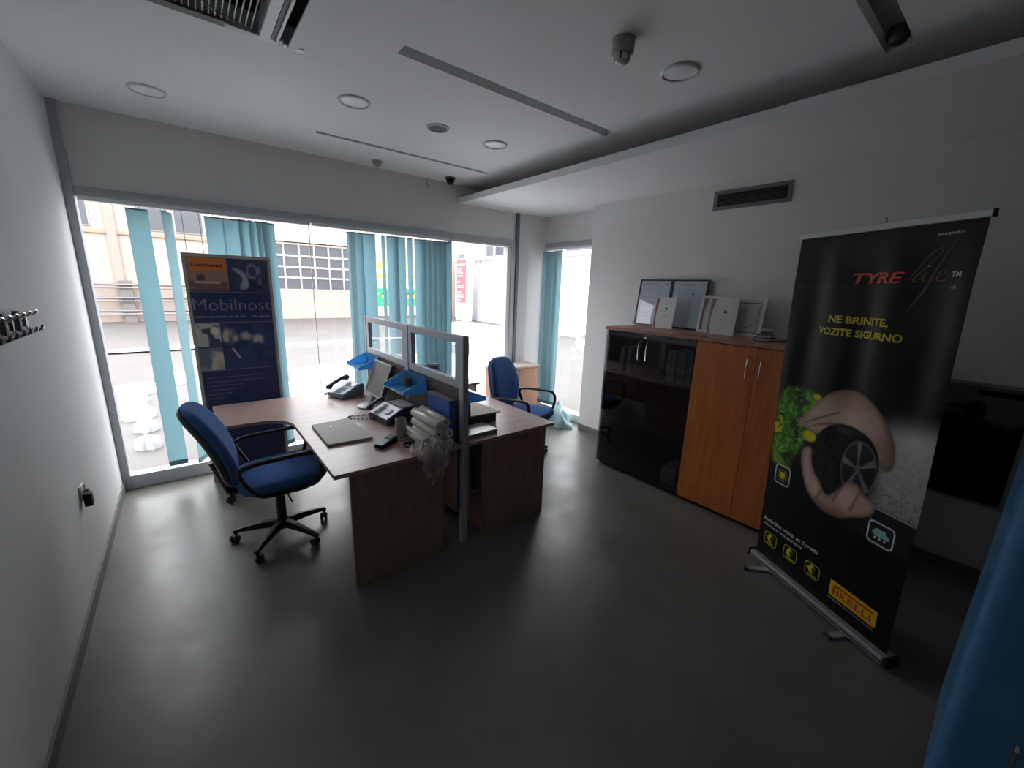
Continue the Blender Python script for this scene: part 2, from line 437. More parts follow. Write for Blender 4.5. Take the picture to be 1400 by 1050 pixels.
# white outbuilding on the right
XR = 12.9
M_wr = mat('white_render', 'e9ebee', .8, var=.02, vscale=.8)
ob = thing('white_outbuilding', 'low white outbuilding with flat snowy roof and grey doors', 'building', (XR+2, 7, 0))
MB().box(XR, -14, -.3, XR+5, 16.4, 3.08).build('wall', mat('outbuilding_render', 'c6c8cb', .8), ob)
MB().box(XR-.12, -14, 3.08, XR+5, 16.5, 3.26).build('snowy_roof_edge', M_snow, ob)
MB().box(XR+2.2, -14, 3.26, XR+6, 16.5, 5.6).build('upper_wall', mat('upper_storey', '5f616c', .7), ob)
for k in range(12):
    y = 15.5-k*1.9
    MB().box(XR+2.15, y-1.7, 3.45, XR+2.2, y, 5.4).build('upper_window', mat('upper_pane', '4b4e5a', .3), ob)
    MB().box(XR+2.1, y, 3.42, XR+2.2, y+.12, 5.5).build('window_post', M_white, ob)
dd = MB().box(XR-.04, 12.28, -.02, XR, 13.3, 2.46).build('door', mat('grey_door', 'c3c6c9', .6), ob)
d2 = MB().box(XR-.05, 6.25, .1, XR, 7.22, 2.36).build('door', mat('white_door', 'd9dadf', .5), ob)
MB().box(XR-.06, 6.36, 1.0, XR-.05, 7.06, 2.26).build('pane', mat('blue_pane', 'b9c6d8', .2), d2)
MB().box(XR-.06, 6.36, .2, XR-.05, 7.06, .9).build('lower_panel', mat('lower_panel', 'c7cbd6', .5), d2)
MB().box(XR-.7, 6.0, -.03, XR, 7.5, .1).build('door_step', mat('concrete', '9d9890', .85), ob)
MB().tube([(XR-.06, 13.9, -.03), (XR-.06, 13.9, 3.2)], .05, 8).build('downpipe', M_alu, ob)
# pylon sign
ps = thing('pylon_sign', 'tall white pylon sign with red text panel in the yard', 'sign', (12.1, 14.4, -.03))
T = basis((12.1, 14.95, -.03), (0, -1, 0), (0, 0, 1), (-1, 0, 0))
prof = [(0, 0), (1.15, 0), (1.2, .8), (1.35, 3.1), (1.42, 3.62), (1.35, 3.7), (1.1, 3.74), (.8, 3.66), (.4, 3.62), (.12, 3.66), (.1, 3.1)]
MB().prism(prof, -.28, 0, T).build('pylon_body', M_wr, ps, bevel=.02)
MB().box(.12, .98, 0, 1.0, 3.12, .025, T).build('red_panel', mat('sign_red', 'c8606c', .6), ps)
MB().box(.25, 3.2, 0, .8, 3.42, .02, T).build('dark_lettering', mat('sign_dark', '6a6e80', .6), ps)
tl = MB()
for z, wd in ((2.86, .75), (2.66, .45), (2.54, .4), (2.42, .55), (2.28, .55), (1.98, .25), (1.80, .6), (1.70, .6), (1.45, .4), (1.32, .6), (1.22, .6), (1.05, .3)):
    tl.box(.2, z, .02, .2+wd, z+.055, .035, T)
tl.build('white_lettering', M_white, ps)
MB().box(.98*0+.12, .955, 0, 1.0, .98, .03, T).build('panel_edge', mat('sign_dark', '6a6e80', .6), ps)

# ------------------------------------------------------------------ vertical blinds
M_slat = mat('teal_slat', 'b6d0d6', .8, trans=.55, var=.03, vscale=8)
M_slatd = mat('slat_weight', '5f858c', .6)
M_rail = mat('blind_rail', 'e3e5e8', .4)
def blind(label, x0, x1, slats, cords=(), z0=.16, side=None, rail=None):
    t = thing('vertical_blind', label, 'blind', ((x0+x1)/2, -.09, 0) if side is None else (X2-.09, (x0+x1)/2, 0))
    def mp(x, y): return (x, y) if side is None else (X2-.01+y, x)
    ra, rb = rail or (x0, x1)
    a = mp(ra, -.075); b = mp(rb, -.035)
    MB().box(a[0], a[1], 2.258, b[0], b[1], 2.288).build('headrail', M_rail, t, bevel=.003)
    for xc, wd, ang in slats:
        c, s = math.cos(math.radians(ang)), math.sin(math.radians(ang))
        rows = 10; cols = 6
        rings = []
        vs = []; fs = []
        for j in range(rows+1):
            z = z0+.03+(2.235-z0-.03)*j/rows
            for side_ in (0, 1):
                for i in range(cols+1):
                    q = (i/cols-.5)*wd
                    bow = .006*(1-(2*i/cols-1)**2)+.0012*(1 if side_ else -1)
                    tw = .004*math.sin(z*3+xc*20)
                    x = xc+q*c-(bow+tw)*s; y = -.085+q*s+(bow+tw)*c
                    X, Y = mp(x, y)
                    vs.append((X, Y, z))
        n = cols+1
        for j in range(rows):
            for i in range(cols):
                b0 = j*2*n; b1 = (j+1)*2*n
                fs.append((b0+i, b0+i+1, b1+i+1, b1+i)); fs.append((b0+n+i+1, b0+n+i, b1+n+i, b1+n+i+1))
            fs.append((j*2*n, (j+1)*2*n, (j+1)*2*n+n, j*2*n+n)); fs.append((j*2*n+n-1, j*2*n+2*n-1, (j+1)*2*n+2*n-1, (j+1)*2*n+n-1))
        sl = MB().add(vs, fs).build('slat', M_slat, t, smooth=True)
        hx, hy = c*wd/2, s*wd/2
        def bar(za, zb, th, nm, m_):
            P = [mp(xc-hx+s*th, -.085-hy-c*th), mp(xc+hx+s*th, -.085+hy-c*th), mp(xc+hx-s*th, -.085+hy+c*th), mp(xc-hx-s*th, -.085-hy+c*th)]
            MB().prism(P, za, zb).build(nm, m_, sl)
        bar(z0, z0+.04, .006, 'bottom_weight', M_slatd)
        bar(2.228, 2.238, .003, 'slat_holder', M_slatd)
        px_ = mp(xc, -.072)
        MB().tube([(px_[0], px_[1], 2.236), (px_[0], px_[1], 2.262)], .003, 6).build('carrier', M_white, sl)
    for x in cords:
        X, Y = mp(x, -.07)
        MB().tube([(X, Y, .9), (X+.003, Y, 1.5), (X, Y, 2.26)], .0022, 5).build('cord', M_dgrey, t)
    return t
blind('teal vertical blind at the left end of the window, sparse slats around the poster', .07, 1.30,
      [(.375, .127, 4), (.545, .127, 62), (.845, .127, 5), (.965, .127, 8), (1.06, .127, 40), (1.12, .127, 52), (1.18, .127, 48), (1.235, .127, 35)], cords=(.64, .75), rail=(.07, 1.585))
blind('dense teal vertical blind in the middle of the window behind the desk screen', 1.90, 3.07,
      [(1.945, .10, -60), (2.0, .127, -30), (2.125, .127, -28), (2.275, .035, -20), (2.375, .12, -30), (2.455, .12, -25), (2.572, .055, -20), (2.695, .127, -32), (2.765, .127, -45), (2.83, .127, -42), (2.895, .127, -48), (2.955, .127, -42), (3.015, .12, -35)], rail=(1.60, 3.07))
blind('small teal vertical blind bunched at the left of the narrow side window', -1.06, -.18,
      [(-.235, .127, -30), (-.30, .127, -38), (-.37, .127, -25), (-.44, .127, -12)], z0=.15, side=1)

# ------------------------------------------------------------------ poster on the window
def paint_obj(name, Wd, Hd, step, func, mapf, m, parent=None, label=None):
    nx = int(round(Wd/step)); ny = int(round(Hd/step))
    X, Y = np.meshgrid(np.linspace(0, Wd, nx+1), np.linspace(0, Hd, ny+1))
    col = func(X, Y).reshape(-1, 3)
    P = mapf(X.ravel(), Y.ravel())
    idx = np.arange((nx+1)*(ny+1)).reshape(ny+1, nx+1)
    f = np.stack([idx[:-1, :-1], idx[:-1, 1:], idx[1:, 1:], idx[1:, :-1]], -1).reshape(-1, 4)
    me = bpy.data.meshes.new(name)
    inv = np.array(W[parent].inverted()) if parent is not None else np.eye(4)
    P = P@inv[:3, :3].T+inv[:3, 3]
    c = (P.min(0)+P.max(0))/2
    me.from_pydata((P-c).tolist(), [], f.tolist())
    at = me.color_attributes.new('print', 'FLOAT_COLOR', 'POINT')
    cl = np.clip(col, 0, 1); cl = np.where(cl <= .04045, cl/12.92, ((cl+.055)/1.055)**2.4)
    at.data.foreach_set('color', np.concatenate([cl, np.ones((len(cl), 1))], 1).ravel().astype(np.float32))
    me.shade_smooth(); me.update(); me.materials.append(m)
    o = bpy.data.objects.new(name, me); C.objects.link(o); o.location = c
    if parent is not None: o.parent = parent
    if label: o['label'] = label
    W[o] = (W[parent] if parent is not None else Matrix.Identity(4)) @ Matrix.Translation(c)
    return o
def hexc(h): return np.array([int(h[i:i+2], 16)/255 for i in (0, 2, 4)])
def vnoise(X, Y, s, seed=0):
    r = np.random.RandomState(seed); G = r.rand(64, 64)
    x = X*s; y = Y*s; xi = np.floor(x).astype(int); yi = np.floor(y).astype(int); fx = x-xi; fy = y-yi
    fx = fx*fx*(3-2*fx); fy = fy*fy*(3-2*fy)
    g = lambda a, b: G[a % 64, b % 64]
    return (g(xi, yi)*(1-fx)+g(xi+1, yi)*fx)*(1-fy)+(g(xi, yi+1)*(1-fx)+g(xi+1, yi+1)*fx)*fy
def blend(a, c, k): return a*(1-k[..., None])+(np.asarray(c) if np.ndim(c) > 1 else hexc(c) if isinstance(c, str) else np.asarray(c))*k[..., None]
def sstep(a, b, x): t = np.clip((x-a)/(b-a), 0, 1); return t*t*(3-2*t)
def polysd(X, Y, P):
    """signed distance to polygon (negative inside)"""
    P = np.array(P, float); d = np.full(X.shape, 1e9); ins = np.zeros(X.shape, bool)
    for i in range(len(P)):
        a = P[i]; b = P[(i+1) % len(P)]
        ab = b-a; t = np.clip(((X-a[0])*ab[0]+(Y-a[1])*ab[1])/(ab@ab), 0, 1)
        d = np.minimum(d, np.hypot(X-a[0]-t*ab[0], Y-a[1]-t*ab[1]))
        c = ((a[1] > Y) != (b[1] > Y)) & (X < (b[0]-a[0])*(Y-a[1])/(b[1]-a[1]+1e-12)+a[0])
        ins ^= c
    return np.where(ins, -d, d)
def smooth_poly(P, n=2):
    P = np.array(P, float)
    for _ in range(n):
        Q = np.roll(P, -1, 0); P = np.stack([.75*P+.25*Q, .25*P+.75*Q], 1).reshape(-1, 2)
    return P
def pk(X, Y, P, soft=.003):
    if len(P) > 7: P = smooth_poly(P)
    return 1-sstep(-soft, soft, polysd(X, Y, P))
def rk(X, Y, x0, y0, x1, y1, soft=.002): return sstep(x0-soft, x0+soft, X)*(1-sstep(x1-soft, x1+soft, X))*sstep(y0-soft, y0+soft, Y)*(1-sstep(y1-soft, y1+soft, Y))
def ek(X, Y, cx, cy, a, b, soft=.1): return 1-sstep(1-soft, 1+soft, np.hypot((X-cx)/a, (Y-cy)/b))

PX0, PW, PY = .597, .60, -.25
po = thing('poster_board', 'tall dark blue poster board reading Mobilnost standing against the window', 'poster', (PX0+PW/2, PY+.01, 0))
MB().box(PX0, PY, 0, PX0+PW, PY+.012, 1.935).build('board', mat('board_edge', 'b4b3a8', .6), po)
def ppaint(X, Y):
    c = np.zeros(X.shape+(3,))+hexc('b4b3a8')
    c = blend(c, '39456a', rk(X, Y, .022, .04, .578, 1.905))
    k = rk(X, Y, .024, 1.645, .288, 1.905)
    ph = np.zeros_like(c)+hexc('8a6a5c')
    ph = blend(ph, 'b06a3c', rk(X, Y, .04, 1.80, .28, 1.90, .004))
    n = vnoise(X, Y, 28, 1)
    ph = blend(ph, '5c4a46', rk(X, Y, .02, 1.64, .29, 1.72, .01)*(.4+.6*n))
    ph = blend(ph, 'a9a092', rk(X, Y, .06, 1.705, .23, 1.718, .004))
    ph = blend(ph, '4b4547', rk(X, Y, .08, 1.725, .13, 1.775, .008)); ph = blend(ph, '75706c', rk(X, Y, .15, 1.72, .22, 1.78, .01)*n)
    c = blend(c, np.clip(ph*1.3, 0, 1), k)
    k = rk(X, Y, .29, 1.645, .576, 1.905)
    ph = np.zeros_like(c)+hexc('3a4256')
    n = vnoise(X, Y, 22, 2)
    ph = blend(ph, '8b8a90', pk(X, Y, [(.31, 1.83), (.33, 1.84), (.41, 1.80), (.43, 1.72), (.42, 1.66), (.35, 1.66), (.39, 1.74), (.37, 1.78)], .008))
    ph = blend(ph, '6f7788', np.clip(ek(X, Y, .46, 1.81, .045, .065, .2)-ek(X, Y, .46, 1.81, .028, .045, .2), 0, 1))
    ph = blend(ph, '667080', rk(X, Y, .50, 1.70, .52, 1.85, .008)); ph = blend(ph, '1f2634', n**3*.8)
    c = blend(c, np.clip(ph*1.3, 0, 1), k)
    for z in (1.636, 1.388, .985): c = blend(c, '8f949c', rk(X, Y, .022, z-.002, .578, z+.002, .001))
    # lower photographs
    k = rk(X, Y, .024, 1.19, .188, 1.382); n = vnoise(X, Y, 25, 4)
    ph = blend(np.zeros_like(c)+hexc('9a9a92'), '3c4450', sstep(.5, .75, n)); ph = blend(ph, 'b8b4a6', ek(X, Y, .15, 1.32, .03, .035, .3))
    c = blend(c, np.clip(ph*1.3, 0, 1), k)
    k = rk(X, Y, .024, .99, .188, 1.18); n = vnoise(X, Y, 18, 5)
    ph = blend(np.zeros_like(c)+hexc('56606c'), 'a09c92', pk(X, Y, [(.09, .99), (.19, .99), (.19, 1.14), (.12, 1.15)], .01)); ph = blend(ph, '7b7f80', sstep(.6, .8, n)*.7)
    c = blend(c, np.clip(ph*1.3, 0, 1), k)
    k = rk(X, Y, .196, .995, .578, 1.38); n = vnoise(X, Y, 20, 6)
    ph = np.zeros_like(c)+hexc('343f60')
    ph = blend(ph, 'a09488', ek(X, Y, .25, 1.27, .055, .07, .35)); ph = blend(ph, '8f8880', ek(X, Y, .365, 1.27, .04, .035, .5)); ph = blend(ph, '948c86', ek(X, Y, .45, 1.24, .04, .04, .5))
    ph = blend(ph, 'b5b0aa', pk(X, Y, [(.25, 1.17), (.262, 1.17), (.31, 1.085), (.30, 1.08)], .004)); ph = blend(ph, '262d46', sstep(.55, .8, n)*.6)
    c = blend(c, np.clip(ph*1.3, 0, 1), k)
    for i in range(6):
        z = .925-.036*i; wd = (.44, .46, .27, .25, .17, .12)[i]
        m_ = rk(X, Y, .045, z-.005, .045+wd, z+.005, .002)*(.55+.45*(vnoise(X, Y*0, 90, 10+i) > .25))
        c = blend(c, '707a94', m_*.8)
    m_ = rk(X, Y, .035, 1.428, .56, 1.44, .002)*(vnoise(X, Y*0, 110, 30) > .25)
    c = blend(c, '9aa0ae', m_*.9)
    c = blend(c, '5b6680', rk(X, Y, .035, 1.458, .56, 1.46, .001))
    return c
paint_obj('printed_sheet', PW, 1.93, .0042, ppaint, lambda x, z: np.stack([PX0+x, np.full_like(x, PY-.003)+.003*np.sin(z*3), z+.002], 1), print_mat('poster_print', .45), po)
Tp = basis((PX0, PY-.0075, 0), (1, 0, 0), (0, 0, 1), (0, -1, 0))
text_mesh('Mobilnost', .135, mat('poster_grey_text', '8d93a4', .5), Tp @ Matrix.Translation((.03, 1.49, 0)), 'lettering', po, width=.54, bold=-.0012)
text_mesh('Continental', .04, mat('poster_dark_text', '3a2a26', .5), Tp @ Matrix.Translation((.05, 1.835, 0)), 'lettering', po, width=.20, bold=.0006)

# ------------------------------------------------------------------ ceiling items
M_ring = mat('lamp_ring', 'd2d4d6', .4)
def downlight(x, y, label, r=.098, dark=False):
    t = thing('ceiling_lamp' if not dark else 'ceiling_speaker', label, 'lamp' if not dark else 'speaker', (x, y, H), group=None)
    MB().lathe([(r*.86, -.001), (r*.86, -.006), (r*.9, -.012), (r*1.0, -.008), (r*1.02, 0)], (x, y, H), 40).build('ring', M_ring, t, smooth=True)
    if dark: MB().lathe([(0, -.004), (r*.8, -.004), (r*.86, 0)], (x, y, H), 32).build('grille', mat('speaker_grille', '77797c', .6, bump=.6, bscale=900), t)
    else: MB().lathe([(0, -.010), (r*.6, -.009), (r*.86, -.004), (r*.86, 0)], (x, y, H), 32).build('diffuser', mat('opal_diffuser', 'fafafa', .35), t, smooth=True)
downlight(.55, -.661, 'round ceiling lamp nearest the left wall')
downlight(1.595, -1.42, 'round ceiling lamp above the blue office chair, between poster and desk')
downlight(2.735, -1.41, 'round ceiling lamp right of the grey ceiling speaker')
downlight(2.78, -3.01, 'round ceiling lamp beside the hanging detector, nearest the camera')
downlight(2.21, -1.405, 'round ceiling speaker with grey grille between two lamps', .082, True)
def detector(name, x, y, label, r, h, m, cat, neck=0.):
    t = thing(name, label, cat, (x, y, H))
    MB().lathe([(0, -.008), (r*1.05, -.008), (r*1.1, 0)], (x, y, H), 28).build('mounting_plate', m, t, smooth=True)
    MB().lathe([(0, -h), (r*.45, -h*.98), (r*.6, -h*.8), (r*.95, -h*.62), (r, -h*.25), (r*.98, -.008)], (x, y, H), 28).build('housing', m, t, smooth=True)
    return t
dt = detector('smoke_detector', 2.19, -.235, 'small beige smoke detector on ceiling near the window wall', .042, .05, mat('beige_plastic', 'a5a59c', .5), 'detector')
sd = thing('smoke_detector', 'large grey smoke detector hanging from the ceiling in the middle', 'detector', (2.33, -2.985, H))
M_sd = mat('detector_grey', '9b9b98', .45)
MB().lathe([(0, -.006), (.05, -.006), (.055, 0)], (2.33, -2.985, H), 28).build('mounting_plate', M_sd, sd)
MB().lathe([(0, -.062), (.044, -.062), (.05, -.055), (.052, -.006)], (2.33, -2.985, H), 28).build('housing', M_sd, sd, smooth=True)
MB().lathe([(0, -.1), (.02, -.099), (.033, -.09), (.036, -.07), (.032, -.062)], (2.33, -2.985, H), 28).build('sensor_cap', mat('detector_cap', 'b9b9b6', .3), sd, smooth=True)
for a in range(4):
    an = a*PI/2+.4
    MB().tube([(2.33+.034*math.cos(an), -2.985+.034*math.sin(an), H-.062), (2.33+.034*math.cos(an), -2.985+.034*math.sin(an), H-.088)], .004, 6).build('vent_rib', M_blk2, sd)
dc = thing('dome_camera', 'small black dome camera on the ceiling by the soffit end', 'camera', (3.0, -.22, H))
MB().lathe([(0, -.02), (.05, -.02), (.055, -.012), (.055, 0)], (3.0, -.22, H), 28).build('base_ring', M_dgrey, dc, smooth=True)
MB().lathe([(0, -.075), (.018, -.073), (.034, -.06), (.043, -.035), (.045, -.02)], (3.0, -.22, H), 28).build('dome', mat('dome_black', '15161a', .12), dc, smooth=True)
cb_ = thing('cable_stub', 'short grey cable stub hanging on the wall under the dome camera', 'cable', (2.83, -.01, 2.80))
MB().tube([(2.83, -.006, 2.892), (2.83, -.008, 2.83), (2.84, -.01, 2.79)], .004, 6).build('cable', M_grey, cb_)
# spotlight in the slot near the soffit
sp = thing('spotlight', 'black spotlight sitting in the ceiling slot at the top right', 'lamp', (3.25, -3.80, H+.012))
MB().lathe([(0, -.02), (.03, -.018), (.042, 0), (.042, .05)], (3.25, -3.80, H+.012), 24).build('lamp_body', M_black, sp, smooth=True)
MB().lathe([(0, -.026), (.02, -.024), (.03, -.0185)], (3.25, -3.80, H+.012), 24).build('lens', mat('lens', '3a3c40', .1), sp, smooth=True)
# air conditioning cassette, partly dismantled
ac = thing('ceiling_cassette', 'dismantled white air-conditioning cassette in ceiling with open flaps and fins', 'air conditioner', (.8, -2.26, H))
x0, x1, y0, y1 = .38, 1.22, -2.68, -1.84
MB().box(.41, -2.65, H+.075, 1.19, -1.87, H+.088).build('recess_back', M_blk2, ac)
M_acw = mat('cassette_white', 'd5d6d8', .4)
M_acg = mat('cassette_grey', '7d7b78', .6)
MB().box(x0, y1-.05, H-.016, x1-.35, y1, H-.001).build('frame_edge', M_acg, ac)
MB().box(x1-.35, y1-.045, H-.02, x1-.13, y1-.005, H-.001).box(x1-.115, y1-.045, H-.02, x1-.02, y1-.005, H-.001).build('front_flap', M_acw, ac, bevel=.003)
MB().box(x0, y0, H-.014, x0+.05, y1, H-.001).build('frame_edge', M_acg, ac)
MB().box(1.0, y0, H-.03, 1.045, y1-.05, H+.06).build('frame_bar', M_acw, ac, bevel=.003)
MB().box(1.05, y0, H-.022, 1.065, y1-.05, H+.06).build('frame_bar', M_acg, ac)
MB().box(1.068, y0, H-.03, 1.08, y1-.05, H+.06).build('frame_bar', M_acw, ac)
Tf = Matrix.Translation((1.125, 0, H-.03)) @ Matrix.Rotation(math.radians(-14), 4, 'Y')
MB(Tf).box(0, y0, 0, .10, y1-.03, .008).build('hanging_flap', M_acw, ac, bevel=.002)
nfin = 24
for k in range(nfin):
    x = .44+k*(.55/nfin)
    MB().tube([(x, y0+.02, H-.012), (x, y1-.16, H-.014), (x+.004, y1-.055, H-.006)], .0032, 5).build('fin', mat('fin_metal', 'b8b6b2', .35, metal=.4), ac)
MB().tube([(.70, -2.1, H-.018), (.82, -1.97, H-.02), (.99, -1.895, H-.016)], .0025, 5).build('loose_wire', M_acg, ac)

# vent grille on right wall
vg = thing('vent_grille', 'grey ventilation grille with dark louvres high on the right wall', 'vent', (X3, -2.775, 2.476))
a0, a1, b0, b1 = -3.085, -2.475, 2.478, 2.635
M_vent = mat('vent_frame', '707376', .5)
MB().box(X3-.012, a0, b0, X3-.001, a1, b0+.028).box(X3-.012, a0, b1-.028, X3-.001, a1, b1).box(X3-.012, a0, b0+.028, X3-.001, a0+.03, b1-.028).box(X3-.012, a1-.03, b0+.028, X3-.001, a1, b1-.028).build('frame', M_vent, vg)
MB().box(X3-.004, a0+.03, b0+.028, X3-.001, a1-.03, b1-.028).build('dark_back', M_blk2, vg)
for k in range(7):
    z = b0+.036+k*.0145
    T = Matrix.Translation((X3-.008, 0, z)) @ Matrix.Rotation(math.radians(35), 4, 'Y')
    MB(T).box(-.006, a0+.03, -.0008, .004, a1-.03, .0008).build('louvre', M_dgrey, vg)
for k in range(3):
    y = a0+.15+k*.15
    MB().box(X3-.011, y, b0+.028, X3-.009, y+.002, b1-.028).build('divider', M_dgrey, vg)

# coat hooks and socket on the left wall
hk = thing('coat_hook_rail', 'black and chrome coat hook rail at left edge of frame on wall', 'coat rack', (0, -1.95, 1.53))
MB().box(.001, -2.35, 1.515, .02, -1.66, 1.545).build('rail', M_blk2, hk, bevel=.002)
for y in (-1.70, -1.79, -1.88, -1.97, -2.06, -2.15, -2.24):
    MB().box(.019, y-.014, 1.50, .027, y+.014, 1.58).build('hook_plate', M_chrome, hk, bevel=.002)
    MB().tube([(.025, y, 1.572), (.05, y, 1.570), (.062, y, 1.585)], .006, 8).build('hook', M_chrome, hk, smooth=True)
    MB().tube([(.025, y, 1.51), (.05, y, 1.495), (.066, y, 1.503), (.07, y, 1.52)], .006, 8).build('hook', M_chrome, hk, smooth=True)
for y in (-1.835, -2.015, -2.195):
    MB().box(.019, y-.012, 1.49, .036, y+.012, 1.59).build('spacer_block', M_dgrey, hk)
so = thing('wall_socket', 'open socket box with black adapter hanging low on the left wall', 'socket', (0, -1.35, .50))
MB().box(.001, -1.385, .53, .012, -1.30, .61).build('face_plate', M_white, so, bevel=.003)
MB().box(.012, -1.39, .49, .045, -1.345, .565).build('plug_adapter', M_blk2, so, bevel=.004)
MB().box(.012, -1.335, .525, .03, -1.31, .57).build('plug', M_dgrey, so, bevel=.003)
MB().tube([(.014, -1.36, .565), (.02, -1.355, .585), (.018, -1.33, .60), (.012, -1.32, .585)], .003, 6).build('wire', M_grey, so)

# ------------------------------------------------------------------ desks
def desk(label, main, ret, fil, mirror):
    """main = x0,x1 ; return slab towards window ; top as one polygon"""
    x0, x1 = main; yN, yF = -2.29, -.47
    if not mirror:
        rx = .655; yr = -1.09; r = .2
        poly = [(x1, yN), (x1, yF), (rx, yF), (rx, yr), (x0-r, yr)]
        poly += [(x0-r+r*math.sin(a), yr-r+r*math.cos(a)) for a in np.linspace(0, PI/2, 7)[1:]]
        poly += [(x0, yN)]
    else:
        rx = 3.0; yr = -.85; r = .2
        poly = [(x0, yN), (x1, yN)]
        poly += [(x1+r-r*math.cos(a), yr-r+r*math.sin(a)) for a in np.linspace(0, PI/2, 7)[1:]]
        poly += [(rx, yr), (rx, yF), (x0, yF)]
    t = thing('office_desk', label, 'desk', ((x0+x1)/2, -1.4, 0))
    MB().prism(poly, .715, .74).build('desktop', M_wood, t, bevel=.003)
    if not mirror:
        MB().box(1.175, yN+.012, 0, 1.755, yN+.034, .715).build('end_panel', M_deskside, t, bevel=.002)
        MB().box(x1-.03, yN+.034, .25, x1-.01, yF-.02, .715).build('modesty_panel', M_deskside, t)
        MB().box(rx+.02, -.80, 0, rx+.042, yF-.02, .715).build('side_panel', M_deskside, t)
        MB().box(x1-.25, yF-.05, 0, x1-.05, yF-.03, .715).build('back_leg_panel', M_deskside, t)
        MB().box(1.757, -2.10, 0, 1.853, -2.08, .715).build('gap_blocking_panel', M_deskside, t)  # added so the gap beside the post reads dark
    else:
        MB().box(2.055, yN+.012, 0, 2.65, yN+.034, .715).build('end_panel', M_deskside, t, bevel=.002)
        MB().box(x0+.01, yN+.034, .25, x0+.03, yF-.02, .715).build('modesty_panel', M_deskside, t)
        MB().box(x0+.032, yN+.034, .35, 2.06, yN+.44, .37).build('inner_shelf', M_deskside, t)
        MB().box(x0+.032, yN+.45, 0, 2.098, yN+.47, .715).build('gap_blocking_panel', M_deskside, t)  # added to darken the see-through gap by the post
        MB().box(2.10, yN+.036, 0, 2.118, yN+.9, .715).build('gap_blocking_side', M_deskside, t)  # added to block the bright floor showing through the gap
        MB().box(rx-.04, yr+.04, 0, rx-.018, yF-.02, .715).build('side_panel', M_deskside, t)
    return t
desk('left L-shaped office desk with phones and paper rolls on it', (1.09, 1.885), None, None, False)
desk('right L-shaped office desk with paper stack, behind the desk screen', (1.945, 2.725), None, None, True)

# desk partition screen
pt = thing('desk_screen', 'grey aluminium desk screen with two glazed openings between desks', 'partition', (1.915, -1.4, 0))
px0, px1 = 1.893, 1.937
MB().box(px0, -2.29, 0, px1, -2.235, 1.45).build('post', M_alu, pt, bevel=.008)
MB().box(px0, -1.475, 0, px1, -1.405, 1.45).build('post', M_alu, pt, bevel=.008)
MB().box(px0, -.545, 0, px1, -.51, 1.45).build('post', M_alu, pt, bevel=.005)
for ya, yb, nm in ((-2.235, -1.475, 0), (-1.405, -.545, 1)):
    MB().box(px0+.004, ya, 1.395, px1-.004, yb, 1.448).build('top_rail', M_alu, pt, bevel=.004)
    MB().box(px0+.004, ya, 1.105, px1-.004, yb, 1.160).build('middle_rail', M_alu, pt, bevel=.004)
    MB().box(px0+.004, ya, 1.160, px1-.004, ya+.055, 1.395).build('stile', M_alu, pt, bevel=.003)
    MB().box(px0+.004, yb-.055, 1.160, px1-.004, yb, 1.395).build('stile', M_alu, pt, bevel=.003)
    MB().box(1.913, ya+.05, 1.155, 1.917, yb-.05, 1.40).build('pane', glass('screen_glass', (.93, .96, .97), .05), pt)
    MB().box(px0+.008, ya, .20, px1-.008, yb, 1.105).build('lower_panel', mat('screen_panel', '6f5f5c', .6, var=.08, vscale=5), pt)
# low second screen running across the right desk
ls = thing('low_desk_screen', 'low navy fabric screen with grey rail across the far right desk', 'partition', (2.33, -.44, .74))
MB().box(1.95, -.452, .74, 2.72, -.43, .885).build('fabric_panel', mat('navy_fabric', '46628c', .9), ls)
MB().box(1.95, -.46, .885, 2.72, -.422, .91).build('top_rail', M_alu, ls, bevel=.003)
MB().box(2.70, -.455, .74, 2.722, -.425, .885).build('end_post', M_alu, ls)
# hanging letter trays
M_tray = mat('blue_translucent_plastic', '5fb2e6', .25, trans=.45, alpha=.85)
def tray(label, y0, y1, side, z=.985, depth=.19, group='blue letter trays hooked on the screen'):
    xa = px0 if side < 0 else px1
    t = thing('letter_tray', label, 'tray', (xa+side*depth/2, (y0+y1)/2, z), group=group)
    xo = xa+side*depth
    MB().box(xa+side*.004, y0, z, xo, y1, z+.004).build('tray_floor', M_tray, t)
    MB().box(xa+side*.004, y0, z, xa+side*.008, y1, z+.105).build('back_wall', M_tray, t)
    for y in (y0, y1-.004):
        P = [(xa+side*.008, y, z+.004), (xo, y, z+.004), (xo, y, z+.02), (xa+side*.008, y, z+.10)]
        vs = P+[(p[0], p[1]+.004, p[2]) for p in P]
        MB().add(vs, [(0, 1, 2, 3), (7, 6, 5, 4), (0, 4, 5, 1), (1, 5, 6, 2), (2, 6, 7, 3), (3, 7, 4, 0)]).build('side_wall', M_tray, t)
        MB().tube([(xa+side*.008, y+.002, z+.102), (xo, y+.002, z+.022)], .003, 6).build('rim', mat('tray_rim', '8cc8ee', .3), t)
    MB().tube([(xo, y0, z+.004), (xo, y1, z+.004)], .003, 6).build('front_rim', mat('tray_rim', '8cc8ee', .3), t)
    if side < 0: MB().box(xa-.004, y0+.04, z+.08, xa-.0005, y0+.07, z+.115).build('hook', M_tray, t)
    return t
tray('blue letter tray on the left of the screen, nearer one above the phone', -1.80, -1.44, -1)
tray('small blue letter tray at the far end of the screen above the monitor', -.86, -.52, -1, z=1.0)
tray('blue letter tray on the right face of the screen by the end post', -2.20, -1.88, 1, z=.985, depth=.2)
cp0 = thing('pen_cup', 'small grey cup standing in the nearer blue letter tray', 'cup', (1.86, -1.52, .99))
MB().lathe([(.028, 0), (.034, .062), (.031, .062), (.026, .004), (0, .004)], (1.852, -1.53, .9895), 24).build('cup_body', M_grey, cp0, smooth=True)

